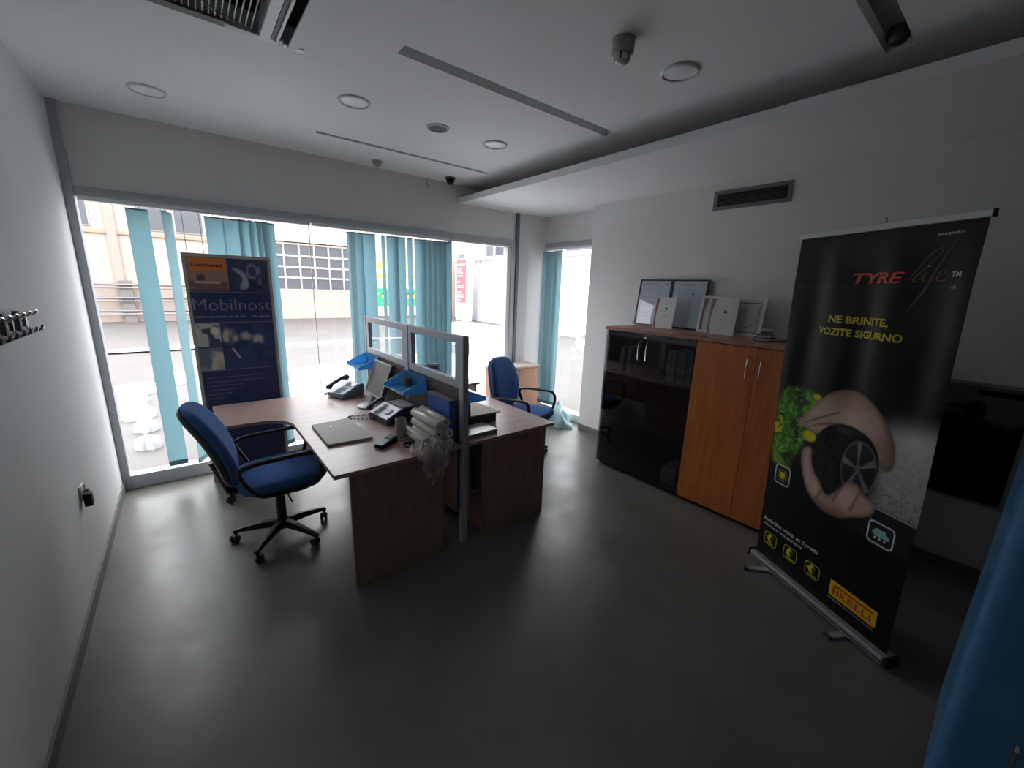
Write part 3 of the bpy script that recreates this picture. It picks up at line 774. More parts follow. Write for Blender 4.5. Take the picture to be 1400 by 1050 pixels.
# monitor
mo = thing('monitor', 'beige flat computer monitor tilted back in front of the screen', 'monitor', (1.72, -1.10, .74))
ph_ = math.radians(22)
Tm = basis((1.745, -.885, .815), (0, -1, 0), (math.sin(ph_), 0, math.cos(ph_)), (-math.cos(ph_), 0, math.sin(ph_)))
MB().box(0, 0, -.035, .36, .30, 0, Tm).build('housing', M_dgrey, mo, bevel=.004)
MB().box(0, 0, 0, .36, .014, .008, Tm).box(0, .286, 0, .36, .30, .008, Tm).box(0, .014, 0, .012, .286, .008, Tm).box(.348, .014, 0, .36, .286, .008, Tm).build('bezel', M_paper, mo)
MB().box(.012, .014, 0, .348, .286, .003, Tm).build('display', mat('display_reflection_grey', '8b8784', .5), mo)  # pale grey base colour stands in for the reflection on the screen
MB().lathe([(0, 0), (.10, 0), (.10, .008), (.09, .014), (0, .018)], (1.70, -1.12, .742), 32).build('base', mat('beige_base', 'b5b2ad', .4), mo, smooth=True)
MB().tube([(1.71, -1.12, .75), (1.735, -1.09, .79), (1.775, -1.07, .84)], .02, 10, sy=1.4).build('neck', M_grey, mo, smooth=True)

# phones
def phone(name, label, loc, rz, s=1., big=False):
    t = thing(name, label, 'telephone', loc, rz)
    T = W[t] @ Matrix.Scale(s, 4)
    M_ph = mat('phone_blue_grey', '7d8ba0', .4) if not big else mat('fax_grey', '8c93a0', .4)
    M_dk = mat('phone_dark', '323846', .4)
    # wedge body
    P = [(-.10, 0), (.10, 0), (.10, .035 if not big else .045), (.09, .075 if not big else .085), (-.10, .028)]
    P = [(-p[1], p[0]) for p in P]
    if not big:
        wd = .095
        prof = [(-.10, .005), (.10, .005), (.10, .09), (.085, .10), (-.10, .035)]
    else:
        wd = .15
        prof = [(-.12, .003), (.15, .003), (.15, .105), (.02, .11), (-.12, .045)]
    vs = [(p[0], -wd, p[1]) for p in prof]+[(p[0], wd, p[1]) for p in prof]
    n = len(prof)
    MB(T).add(vs, [tuple(range(n)), tuple(range(n, 2*n))[::-1]]+[(i, n+i, n+(i+1) % n, (i+1) % n) for i in range(n)]).build('phone_body', M_ph if not big else M_dk, t, bevel=.006)
    sl = math.atan2(prof[-2][1]-prof[-1][1], prof[-2][0]-prof[-1][0]) if not big else math.atan2(.065, .14)
    Ts = T @ Matrix.Translation((-.12 if big else -.10, 0, .0455 if big else .0355)) @ Matrix.Rotation(-sl, 4, 'Y')
    L_ = .15 if big else .19
    MB(Ts).box(.004, -wd+.006, 0, L_-.006, wd-.06, .004).build('top_face', mat('phone_face', '8a95a4', .45) if not big else mat('fax_face', 'a9b0b8', .35), t, bevel=.002)
    kb_ = MB(Ts)
    for i in range(4):
        for j in range(3):
            kb_.box(.02+i*.02, wd-.086-j*.022, .004, .034+i*.02, wd-.070-j*.022, .009)
    kb_.build('keypad', mat('phone_keys', '4d5866', .4), t)
    if big: MB(Ts).lathe([(0, .012), (.03, .011), (.038, .004)], (.075, -.07, 0), 24).build('navigation_pad', mat('nav_pad', 'cdd4dc', .25), t, smooth=True)
    else: MB(Ts).box(.12, -wd+.02, .004, .17, .02, .008).build('display', mat('phone_lcd', '8fa5a8', .2), t)
    hy = wd-.03
    MB(Ts).tube([(.0, hy, .028), (.01, hy, .04), (.05, hy, .052), (L_-.05, hy, .052), (L_-.01, hy, .04), (L_, hy, .028)], [.021, .024, .015, .015, .024, .021], 12).build('handset', mat('handset_slate', '54606f', .4) if not big else mat('fax_handset', '5d6370', .4), t, smooth=True)
    if big:
        MB(T).box(.03, -.14, .108, .148, .10, .118).build('lid', M_grey, t, bevel=.004)
    return t
phone('desk_phone', 'blue-grey desk phone near the window at the far end of left desk', (1.64, -.68, .74), math.radians(20), 1.15)
fax = phone('fax_phone', 'larger grey fax telephone between monitor and paper rolls', (1.72, -1.53, .74), math.radians(6), .95, True)
ctl = [Vector(p) for p in ((1.66, -1.42), (1.56, -1.36), (1.48, -1.34), (1.445, -1.375), (1.49, -1.43), (1.57, -1.465), (1.625, -1.50))]
pth = []
for i in range(len(ctl)-1):
    p0, p1, p2, p3 = [ctl[min(max(k, 0), len(ctl)-1)] for k in (i-1, i, i+1, i+2)]
    for q in range(48):
        u = q/48; c_ = .5*((2*p1)+(-p0+p2)*u+(2*p0-5*p1+4*p2-p3)*u*u+(-p0+3*p1-3*p2+p3)*u**3)
        an = (i*48+q)*.8
        pth.append((c_.x+.004*math.sin(an*.5), c_.y+.007*math.cos(an), .7495+.0065*math.sin(an)))
MB().tube(pth, .0024, 4).build('coiled_cord', mat('cord_dark', '3b3a42', .5), fax, smooth=True)
c2 = thing('phone_cable', 'thin black cable behind the phone at the window', 'cable', (1.75, -.6, .74))
MB().tube([(1.56, -.545, .746), (1.52, -.50, .744), (1.49, -.52, .744), (1.50, -.56, .744)], .0045, 6).build('cable', M_black, c2, smooth=True)
MB().tube([(1.77, -.66, .745), (1.83, -.60, .745), (1.86, -.70, .745), (1.83, -.78, .745)], .004, 6).build('cable', M_black, c2, smooth=True)

# grey flat board on the desk
T = basis((1.163, -1.845, .74), (1, -.03, 0), (0, 1, 0), (0, 0, 1))
bd = thing('flat_board', 'flat grey-beige board lying on the left desk', 'board', (1.3, -1.63, .74))
MB().prism([(1.175, -1.86), (1.45, -1.88), (1.44, -1.39), (1.18, -1.42)], .741, .758).build('panel', mat('grey_beige_board', 'b3b0a4', .6, var=.04), bd, bevel=.002)
MB().lathe([(0, .0035), (.006, .003), (.008, 0)], (1.28, -1.53, .758), 16).build('metal_snap', M_chrome, bd, smooth=True)
# tall cup
tc_ = thing('cup', 'tall off-white cup standing on the left desk by the fax phone', 'cup', (1.625, -1.93, .74))
MB().lathe([(.0, .001), (.034, .001), (.036, .01), (.037, .13), (.034, .132), (.032, .01), (0, .008)], (1.625, -1.93, .74), 32).build('cup_body', mat('offwhite', 'b0aca4', .5), tc_, smooth=True)
# tape dispenser
td = thing('card_terminal', 'small black card terminal lying in front of the tall cup', 'terminal', (1.485, -2.02, .74), math.radians(30))
T = W[td]
MB(T).add([(-.075, -.035, .002), (.075, -.035, .002), (.075, .035, .002), (-.075, .035, .002), (-.075, -.035, .022), (.075, -.035, .045), (.075, .035, .045), (-.075, .035, .022)],
          [(3, 2, 1, 0), (4, 5, 6, 7), (0, 1, 5, 4), (1, 2, 6, 5), (2, 3, 7, 6), (3, 0, 4, 7)]).build('terminal_body', M_blk2, td, bevel=.006)
T2 = T @ Matrix.Translation((-.07, 0, .0235)) @ Matrix.Rotation(-math.atan2(.023, .15), 4, 'Y')
MB(T2).box(.0, -.028, 0, .08, .028, .004).build('keypad', mat('terminal_keys', '9a9fa5', .4), td, bevel=.001)
MB(T2).box(.09, -.025, 0, .135, .025, .003).build('display', mat('terminal_lcd', '4a5553', .2), td)
sc_ = thing('card_terminal_dock', 'round black charging dock behind the card terminal', 'dock', (1.60, -2.11, .74))
MB().lathe([(0, .002), (.036, .002), (.036, .018), (.028, .036), (.0, .04)], (1.60, -2.11, .74), 24).build('dock_body', M_blk2, sc_, smooth=True)
MB().tube([(1.60, -2.02, .748), (1.56, -1.98, .746), (1.53, -1.97, .745)], .004, 6).build('cable', M_black, sc_, smooth=True)

# paper rolls
M_roll = mat('roll_wrap', 'ded8d0', .3, var=.05, vscale=15)
M_rolle = mat('roll_end', 'e0deda', .7)
rr_ = .0315
cen = [(1.800, .7725), (1.7365, .7725), (1.673, .7725), (1.797, .836), (1.733, .836), (1.790, .8995), (1.726, .8995)]
lbls = ['bottom paper roll nearest the end post', 'middle roll in the bottom row of paper rolls', 'bottom paper roll on the desk side under loose film',
        'upper paper roll in the second row next to the blue box', 'second row paper roll on the desk side', 'top paper roll against the blue box', 'top paper roll on the desk side']
for k, ((x, z), lb) in enumerate(zip(cen, lbls)):
    sh = random.uniform(-.02, .02)
    if k == 2: sh = .07
    t = thing('paper_roll', lb, 'roll', (x, -2.09, z-rr_), group='paper rolls stacked at the desk end')
    ya, yb = -2.275+sh, -1.925+sh*.6
    R90 = basis((x, yb, z), (1, 0, 0), (0, 0, 1), (0, -1, 0))
    L_ = yb-ya
    MB(R90).lathe([(rr_-.002, 0), (rr_, .003), (rr_, L_-.003), (rr_-.002, L_)], (0, 0, 0), 28).build('wrapped_paper', M_roll, t, smooth=True)
    MB(R90).lathe([(.007, L_-.02), (.0075, L_+.0012), (rr_-.003, L_+.0012), (rr_-.004, L_-.001)], (0, 0, 0), 28).build('roll_end', M_rolle, t, smooth=True)
    MB(R90).lathe([(0, L_+.0005), (.0068, L_+.0018)], (0, 0, 0), 16).build('core_hole', M_blk2, t)
# loose film hanging over the edge
def film():
    nx, ny = 26, 34
    vs = []; fs = []
    r = np.random.RandomState(5)
    for j in range(ny+1):
        t_ = j/ny
        for i in range(nx+1):
            s_ = i/nx
            wd = .24*(1-.35*t_)
            x = 1.545+.06*t_+(s_*wd)+.012*math.sin(j*.7+i*.5)
            if t_ < .35:
                y = -2.16-.36*t_*1.05; z = .758+.012*math.sin(i*1.3+j*.6)+.05*(s_)*(1-t_*2.8)
            else:
                q = (t_-.35)/.65
                y = -2.305-.02*math.sin(q*3)-.012*math.sin(i*.9+j*.3)-.005
                z = .752-.22*q*(.6+.4*math.sin(s_*3.0+.3))+.006*math.sin(i*1.7)
            vs.append((x, y, z+.004))
    for j in range(ny):
        for i in range(nx):
            a = j*(nx+1)+i
            fs.append((a, a+1, a+nx+2, a+nx+1))
    m_ = glass('clear_film', (.92, .91, .90), .14, .18, .30, (.9, .87, .84))
    o = MB().add(vs, fs).build('plastic_film', m_, smooth=True)
    tag(o, 'crumpled clear plastic film hanging over the left desk end', 'film')
film()
# blue archive box and other boxes by the post
bb = thing('archive_box', 'slim dark blue archive file standing against the screen behind the paper rolls', 'box', (1.863, -2.06, .74))
MB().box(1.838, -2.21, .741, 1.890, -1.90, 1.02).build('box_body', mat('archive_blue', '3d68bd', .6), bb, bevel=.003)
# shift rolls clear of the box: box stands behind them
MB().box(1.836, -2.212, 1.02, 1.891, -1.898, 1.026).build('lid', mat('archive_lid', '77767a', .6), bb, bevel=.003)
gbx = thing('storage_box', 'grey-brown box on the right desk directly behind the end post', 'box', (2.05, -2.05, .74))
MB().box(1.955, -2.03, .741, 2.12, -1.84, .965).build('box_body', mat('grey_brown_board', '5b514c', .7), gbx, bevel=.003)
cb2 = thing('folder_stack', 'dark box with beige folder on top on the right desk', 'box', (2.25, -1.85, .74))
MB().box(2.14, -2.02, .741, 2.36, -1.68, .815).build('box_body', mat('dark_board', '4e4745', .7), cb2, bevel=.002)
MB().prism([(2.125, -2.03), (2.385, -2.04), (2.36, -1.64), (2.14, -1.66)], .815, .824).build('beige_folder', mat('beige_card', 'b3a795', .6), cb2)
pp = thing('paper_stack', 'stack of glossy white papers on the near end of right desk', 'paper', (2.1, -2.1, .74))
for k in range(5):
    a = random.uniform(-.08, .08)
    T = Matrix.Translation((2.09, -2.145, .741+k*.006)) @ Matrix.Rotation(a, 4, 'Z')
    MB(T).box(-.125, -.085, 0, .125, .085, .005).build('sheet_bundle', mat('glossy_sheet', 'd6d4d2', .3) if k == 4 else M_dgrey if k % 2 == 0 else M_paper, pp)

# corner low cupboard
lc = thing('low_cupboard', 'low light-wood cupboard in the window corner behind the second chair', 'cupboard', (3.95, -.24, 0))
M_lw = mat('light_wood', 'b98a72', .5, var=.1, vscale=5, stretch=(6, 6, 1))
MB().box(3.6, -.375, .0, 4.29, -.10, .715).build('body', M_lw, lc, bevel=.003)
MB().box(3.58, -.39, .715, 4.30, -.095, .74).build('top', mat('light_top', 'b9a79c', .4), lc, bevel=.003)
MB().box(3.945, -.378, .03, 3.949, -.374, .70).build('door_gap', M_dgrey, lc)
hd = MB().box(3.92, -.39, .5, 3.93, -.376, .6).build('handle', M_chrome, lc)

# ------------------------------------------------------------------ office chairs
def office_chair(label, loc, rz, back_tilt=14, base_rot=0, group='blue office chairs'):
    t = thing('office_chair', label, 'chair', loc, rz, group)
    T = W[t]
    # seat: rounded cushion
    def cushion(Tc, w_, d_, th, bulge, r=.09, taper=0.):
        rings = []
        for s, z in ((.90, 0), (.97, th*.12), (1, th*.4), (1, th*.62), (.97, th*.85), (.90, th*.97), (.7, th+bulge*.5), (.4, th+bulge*.9), (.05, th+bulge)):
            pts = []
            for x, y in rrect(d_, w_, r, 6):
                k = 1-taper*(x/d_+.5)
                pts.append((x*s, y*s*k, z))
            rings.append(pts)
        return MB(Tc).layers(rings)
    cushion(T @ Matrix.Translation((.03, 0, .45)) @ Matrix.Rotation(math.radians(3), 4, 'Y').inverted(), .50, .52, .075, .012, .13).build('seat', M_bluefab, t, smooth=True, angle=60)
    rings = [[(x*s+.03, y*s, z) for x, y in rrect(.48, .46, .12, 6)] for s, z in ((.6, .405), (.9, .42), (.98, .45))]
    MB(T).layers(rings).build('seat_shell', M_black, t, smooth=True)
    # back rest
    bt = math.radians(back_tilt)
    Tb = T @ Matrix.Translation((-.265, 0, .48)) @ Matrix.Rotation(-bt, 4, 'Y')
    Hb = .56
    def backring(off, s, wmax=.48):
        pts = []
        n = 40
        for k in range(n):
            a = 2*PI*k/n
            ca, sa = math.cos(a), math.sin(a)
            e = .55
            yy = (abs(ca)**e)*(1 if ca > 0 else -1)*wmax/2
            zz = (abs(sa)**e)*(1 if sa > 0 else -1)*Hb/2
            yy *= 1-.16*max(0, zz/Hb*2)-.06*max(0, -zz/Hb*2)
            yy *= s; zz *= s
            bend = .03*math.cos(zz/Hb*PI)+.03*(yy/.23)**2
            pts.append((off*1.0+bend, yy, Hb/2+zz))
        return pts
    rings = [backring(-.0, .93), backring(.012, .99), backring(.035, 1.0), backring(.055, .96), backring(.066, .88), backring(.072, .6), backring(.075, .2), backring(.075, .02)]
    MB(Tb).layers(rings).build('backrest', M_bluefab, t, smooth=True, angle=60)
    rings = [backring(-.03, .03), backring(-.03, .5), backring(-.027, .8), backring(-.018, .93), backring(0.001, .97)]
    MB(Tb).layers(rings).build('backrest_shell', M_black, t, smooth=True, angle=60)
    # bracket from seat to back
    MB(T).tube([(-.02, 0, .405), (-.16, 0, .395), (-.28, 0, .43), (-.305, 0, .52), (-.345, 0, .64)], .022, 8, sy=1.8).build('back_bracket', M_black, t, smooth=True)
    kn = MB(T).tube([(-.27, -.0, .42), (-.27, -.09, .415)], .012, 8)
    kn.build('adjuster_rod', M_black, t)
    MB(T).tube([(-.27, -.09, .415), (-.27, -.125, .415)], .026, 14).build('adjuster_knob', M_dgrey, t, smooth=True)
    MB(T).box(-.12, -.09, .375, .12, .09, .405).build('mechanism', M_black, t, bevel=.01)
    MB(T).tube([(.03, -.06, .385), (.04, -.2, .375), (.045, -.25, .372)], .006, 8).build('lever', M_black, t)
    # arm loops
    for s in (-1, 1):
        pts = [(.06, .425), (-.06, .42), (-.13, .45), (-.20, .58), (-.215, .635), (-.195, .66), (-.11, .678), (.10, .69), (.18, .688), (.215, .665), (.23, .60), (.20, .49), (.14, .435)]
        # smooth with Catmull-Rom
        Q = []
        n = len(pts)
        for i in range(n):
            p0, p1, p2, p3 = [Vector(pts[(i+k-1) % n]) for k in range(4)]
            for q in range(4):
                u = q/4
                Q.append(.5*((2*p1)+(-p0+p2)*u+(2*p0-5*p1+4*p2-p3)*u*u+(-p0+3*p1-3*p2+p3)*u**3))
        path = []
        for q in Q:
            k = max(0, min(1, (q.y-.42)/.1))
            path.append((q.x, s*(.20+.075*k), q.y))
        MB(T).tube(path, .014, 10, closed=True, sy=1.35).build('armrest', M_black, t, smooth=True)
    # column and star base
    MB(T).lathe([(.026, .10), (.026, .26), (.019, .26), (.019, .38)], (0, 0, 0), 20).build('gas_column', M_black, t, smooth=True)
    MB(T).lathe([(.035, .07), (.042, .08), (.042, .13), (.03, .145), (.03, .30), (.028, .31)], (0, 0, 0), 20).build('column_sleeve', M_black, t, smooth=True)
    for k in range(5):
        a = base_rot+k*2*PI/5
        c, s = math.cos(a), math.sin(a)
        def q(r, z, off=0): return (r*c-off*s, r*s+off*c, z)
        vs = []
        for r, hw, zt, zb in ((.025, .028, .135, .085), (.12, .024, .128, .085), (.24, .018, .105, .075), (.305, .016, .085, .065)):
            vs += [q(r, zb, -hw), q(r, zb, hw), q(r, zt, hw*.7), q(r, zt, -hw*.7)]
        fs = [(0, 1, 2, 3), (15, 14, 13, 12)]
        for i in range(3):
            for j in range(4):
                l = (j+1) % 4; fs.append((i*4+j, (i+1)*4+j, (i+1)*4+l, i*4+l))
        leg = MB(T).add(vs, fs).build('base_leg', M_black, t, bevel=.004)
        cs = MB(T)
        a2 = a+1.1+k
        dx, dy = math.cos(a2), math.sin(a2)
        cx_, cy_ = .29*c, .29*s
        cs.tube([(cx_, cy_, .07), (cx_, cy_, .045)], .009, 8)
        for sgn in (-1, 1):
            p0 = Vector((cx_+dx*.012, cy_+dy*.012, .0255)); nv = Vector((-dy, dx, 0))
            cs.tube([p0+nv*sgn*.006, p0+nv*sgn*.022], .025, 14)
        cs.tube([(cx_+dx*.012+dy*.02, cy_+dy*.012-dx*.02, .035), (cx_+dx*.012-dy*.02, cy_+dy*.012+dx*.02, .035)], .019, 10)
        cs.build('caster', M_black, leg, smooth=True)
    return t
office_chair('blue office chair with black loop arms in front of left desk', (.935, -1.47, 0), math.radians(-3), 21, math.radians(158+3))
office_chair('blue office chair behind the right desk beside the window corner', (3.21, -1.34, 0), math.radians(-71), 10, math.radians(-20))

# teal cloth bundle on the floor under the side window
def bag():
    n, m = 36, 14
    r = np.random.RandomState(9)
    rings = []
    for j in range(m):
        t_ = j/(m-1)
        ring = []
        for k in range(n):
            a = 2*PI*k/n
            rad = (1-.25*t_-.72*t_**4)*(1+.16*math.sin(3*a+5*t_)+.09*math.sin(7*a-3*t_)+.06*r.uniform(-1, 1))
            ring.append((4.30+.19*rad*math.cos(a)+.02*math.sin(a*2), -.78+.23*rad*math.sin(a), .004+.24*t_*(1+.25*math.sin(a*2+1)+.12*math.sin(5*a))))
        rings.append(ring)
    o = MB().layers(rings).build('cloth_bundle', mat('pale_teal_cloth', 'bcd6da', .8, trans=.25, bump=.3, bscale=20), smooth=True, angle=70)
    tag(o, 'crumpled pale teal cloth bundle on the floor under the side window', 'cloth')
bag()

# ------------------------------------------------------------------ cabinets
CX = 3.76; CH = 1.39
def cab_body(t, ya, yb, m):
    MB().box(CX+.02, ya, .03, X3-.016, ya+.018, CH).build('side_panel', m, t)
    MB().box(CX+.02, yb-.018, .03, X3-.016, yb, CH).build('side_panel', m, t)
    MB().box(X3-.026, ya+.018, .03, X3-.016, yb-.018, CH).build('back_panel', m, t)
    MB().box(CX+.03, ya+.018, .03, X3-.026, yb-.018, .048).build('bottom_panel', m, t)
    MB().box(CX+.05, ya+.01, 0, X3-.03, yb-.01, .03).build('plinth', M_blk2, t)
def handle(y, z0, z1, parent):
    pts = [(CX-.001, y, z0), (CX-.018, y, z0+.008), (CX-.027, y, (z0+z1)/2), (CX-.018, y, z1-.008), (CX-.001, y, z1)]
    MB().tube(pts, .0045, 8).build('handle', M_chrome, parent, smooth=True)
c1 = thing('glass_cabinet', 'dark cabinet with two tinted glass doors beside the corner', 'cabinet', (4.07, -2.355, 0))
M_cdark = mat('cabinet_dark', '3a302c', .5)
cab_body(c1, -2.808, -1.90, M_cdark)
for z in (.48, .97):
    MB().box(CX+.05, -2.79, z, X3-.026, -1.918, z+.018).build('shelf', M_cdark, c1)
M_smoke = glass('smoked_glass', (.60, .62, .66), .045, .03)
for ya, yb, hy in ((-2.352, -1.902, -2.29), (-2.806, -2.356, -2.372)):
    d = MB().box(CX, ya, .035, CX+.006, yb, CH-.004).build('glass_door', M_smoke, c1)
    handle(hy, 1.145, 1.325, d)
    for z in (.1, 1.3): MB().box(CX+.006, (yb-.04) if hy > -2.3 else ya+.005, z, CX+.02, yb-.005 if hy > -2.3 else ya+.04, z+.03).build('hinge', M_dgrey, d)
MB().box(CX-.003, -2.35, 1.345, CX, -2.325, 1.36).build('lock', M_chrome, c1)
c2_ = thing('wooden_cabinet', 'cherry-wood cabinet with two doors, partly behind the tyre banner', 'cabinet', (4.07, -3.267, 0))
cab_body(c2_, -3.718, -2.812, M_cherry)
for ya, yb, hy in ((-3.264, -2.814, -3.212), (-3.716, -3.268, -3.305)):
    d = MB().box(CX, ya, .035, CX+.018, yb, CH-.004).build('door', M_cherry, c2_, bevel=.0015)
    handle(hy, 1.15, 1.31, d)
ct = thing('cabinet_top_board', 'reddish wooden top board over the glass-door cabinet', 'worktop', (4.07, -2.355, CH))
MB().box(CX-.012, -2.809, CH+.001, X3-.002, -1.893, CH+.029).build('board', M_cabtop, ct, bevel=.002)
ct = thing('cabinet_top_board', 'reddish wooden top board over the cherry-wood cabinet', 'worktop', (4.07, -3.267, CH))
MB().box(CX-.012, -3.722, CH+.001, X3-.002, -2.811, CH+.029).build('board', M_cabtop, ct, bevel=.002)
# things inside the glass cabinet, and two bars built for reflections on its glass
for k, (y, wd, h, c, lb) in enumerate(((-2.745, .07, .27, '9d9f9a', 'pale paper bundle on upper shelf behind glass, nearest the wooden cabinet'), (-2.66, .075, .28, '8d8f8c', 'grey paper bundle on upper shelf behind glass, second from the wooden cabinet'),
                                      (-2.565, .085, .27, 'a5a7a2', 'pale bundle on upper shelf behind glass, third from the wooden cabinet'),
                                      (-2.13, .045, .24, '7f8a96', 'narrow bluish bar standing in for a glass reflection, right one of the left pair'), (-2.05, .04, .24, '7f8a96', 'narrow bluish bar standing in for a glass reflection, left one of the left pair'))):
    t = thing('binder', lb, 'binder', (3.95, y, .988), group='binders inside the glass cabinet')  # the bluish left pair are reflections made as solid bars
    MB().box(3.84, y-wd/2, .9885, 4.12, y+wd/2, .9885+h).build('cover', mat('binder_'+c, c, .7), t, bevel=.003)
    MB().box(3.85, y-wd/2+.006, .992, 4.1235, y+wd/2-.006, .9885+h+.0015).build('pages', M_paper, t)
t = thing('carton', 'grey carton on the floor of the glass cabinet', 'box', (3.95, -2.66, .05))
MB().box(3.84, -2.74, .049, 4.10, -2.60, .20).build('carton_body', mat('carton_grey', '8d8a86', .7), t, bevel=.003)
MB().box(3.838, -2.742, .185, 4.102, -2.598, .203).build('lid', mat('carton_lid', '9a9792', .7), t, bevel=.002)

# framed certificates leaning on the wall
def leaning(name, label, y0, y1, zb, h, xb, lean, frame_m, frame_w, paper_col, group, deco=None, folded=False):
    """picture whose lower edge stands at x=xb and leans back by 'lean' metres at its top"""
    t = thing(name, label, 'certificate', (xb, (y0+y1)/2, zb), group=group)
    ln = math.hypot(lean, h); ez = (lean/ln, 0, h/ln)
    nrm = (-h/ln, 0, lean/ln)
    T = basis((xb, y0, zb), (0, -1, 0), ez, nrm)   # x runs to the right in view
    wd = y0-y1
    MB(T).box(0, 0, -.012, wd, ln, -.002).build('backing', frame_m, t)
    if frame_w > 0:
        f = frame_w
        MB(T).box(0, 0, -.002, wd, f, .006).box(0, ln-f, -.002, wd, ln, .006).box(0, f, -.002, f, ln-f, .006).box(wd-f, f, -.002, wd, ln-f, .006).build('frame', frame_m, t)
    f = frame_w
    sh = MB(T).box(f, f, -.002, wd-f, ln-f, .0).build('sheet', mat('sheet_'+paper_col, paper_col, .35), t)
    if frame_w > 0: MB(T).box(f, f, .001, wd-f, ln-f, .0025).build('pane', glass('frame_glass', (.97, .98, .98), .03), t)
    if deco: deco(T, wd, ln, f, sh)
    return t
M_ink = mat('ink_grey', '6c7080', .6); M_inkl = mat('ink_light', 'a2a7b2', .6); M_inkd = mat('ink_dark', '2d3038', .6)
M_rose = mat('rose_print', '9c6a70', .6)
def deco_cert(T, wd, ln, f, sh):
    text_mesh('CERTIFIKAT', .022, M_ink, T @ Matrix.Translation((wd*.2, ln*.88, .0004)), 'lettering', sh, width=wd*.42)
    r = np.random.RandomState(int(wd*1000)+int(T[1][3]*-100))
    lm = MB(T)
    for z in (.78, .74, .66, .62, .52, .50, .44, .41, .30, .27, .2):
        lm.box(wd*.18, ln*z, .0003, wd*(.45+.35*r.rand()), ln*z+.003, .0007)
    lm.build('text_lines', M_inkl, sh)
    MB(T).box(wd*.6, ln*.70, .0003, wd*.66, ln*.725, .0008).build('emblem', M_inkd, sh)
    MB(T).box(wd*.82, ln*.89, .0003, wd*.9, ln*.91, .0008).build('emblem', M_ink, sh)
def deco_rose(T, wd, ln, f, sh):
    w_ = wd
    pts = [(f+.004, ln-f-.004), (f+.045, ln-f-.004), (f+.022, ln*.6), (f+.02, ln*.35), (f+.03, f+.004), (f+.004, f+.004)]
    MB(T).prism(pts, .0003, .0007).build('rose_band', M_rose, sh)
    lm = MB(T)
    for z, a, b in ((.80, .45, .72), (.77, .5, .68), (.55, .38, .75), (.42, .42, .78), (.40, .5, .7)): lm.box(w_*a, ln*z, .0003, w_*b, ln*z+.0025, .0007)
    lm.build('text_lines', M_inkl, sh)
    MB(T).lathe([(0, .0009), (.011, .0009), (.012, .0003)], (w_*.57, ln*.64, 0), 16).box(w_*.5, ln*.61, .0003, w_*.66, ln*.625, .0007).build('emblem', M_inkd, sh)
def deco_plain(T, wd, ln, f, sh):
    MB(T).box(f+.02, ln-f-.028, .0003, wd-f-.02, ln-f-.02, .0008).box(f+.02, f+.012, .0003, wd-f-.02, f+.018, .0008).box(wd-f-.024, f+.018, .0003, wd-f-.018, ln-f-.03, .0008).build('printed_border', M_ink, sh)
    MB(T).tube([(wd*.45, ln*.2, .001), (wd*.62, ln*.24, .001), (wd*.78, ln*.33, .001)], .002, 5).build('signature', M_inkd, sh)
ZT = CH+.030
M_fblk = mat('frame_black', '16171b', .35); M_fwh = mat('frame_white', 'dadada', .4)
leaning('framed_certificate', 'black framed certificate leaning on wall, leftmost on the cabinet', -1.775-.05, -2.19, ZT, .46, 4.30, .055, M_fblk, .014, 'c3cbd6', 'certificates on the cabinets', deco_cert)
leaning('framed_certificate', 'black framed certificate leaning on wall, right one of the black pair', -2.195, -2.555, ZT, .46, 4.29, .06, M_fblk, .014, 'bcc9d2', 'certificates on the cabinets', deco_cert)
leaning('certificate_card', 'small unframed white certificate in front of the black framed pair', -2.15, -2.355, ZT, .29, 4.14, .03, M_paper, 0, 'd4d6d4', 'certificates on the cabinets', deco_rose)
leaning('framed_certificate', 'white framed certificate with rose band right beside the black frames', -2.57, -2.835, ZT, .315, 4.19, .05, M_fwh, .018, 'd0d0cf', 'certificates on the cabinets', deco_rose)
leaning('certificate_card', 'unframed white certificate with rose band between the white frames', -2.70, -2.93, ZT, .30, 4.105, .03, M_paper, 0, 'd4d4d2', 'certificates on the cabinets', deco_rose)
leaning('framed_certificate', 'white framed certificate with a printed border, rightmost one', -2.82, -3.095, ZT, .315, 4.20, .05, M_fwh, .02, 'c8ccc6', 'certificates on the cabinets', deco_plain)
cf = thing('open_booklet', 'flat open booklet lying on the middle of the cabinet top', 'booklet', (3.83, -2.76, ZT))
MB().prism([(3.765, -2.60), (3.90, -2.56), (3.92, -2.80), (3.775, -2.90)], ZT-.0005, ZT+.004).build('cover', mat('booklet_brown', '7a5a4e', .4), cf)
MB().prism([(3.775, -2.62), (3.89, -2.58), (3.905, -2.79), (3.785, -2.87)], ZT+.004, ZT+.006).build('page', mat('booklet_page', '8c7468', .4), cf)
# small pile of note pads at the right
pl = thing('note_pile', 'small untidy pile of papers and a cup at the right end of cabinet', 'paper', (4.05, -3.16, ZT))
for k in range(5):
    T = Matrix.Translation((3.95+.02*random.random(), -3.22, ZT+.001+k*.011)) @ Matrix.Rotation(random.uniform(-.5, .5), 4, 'Z')
    MB(T).box(-.06, -.045, 0, .06, .045, .009).build('note_pad', M_paper if k % 2 else M_dgrey, pl)
MB().tube([(3.93, -3.19, ZT+.075), (3.98, -3.25, ZT+.08)], .017, 12).build('crumpled_note', M_paper, pl)
MB().tube([(4.0, -3.27, ZT+.006), (4.08, -3.32, ZT+.006), (4.1, -3.38, ZT+.006), (4.05, -3.42, ZT+.006)], .005, 6).build('black_cable', M_black, pl)

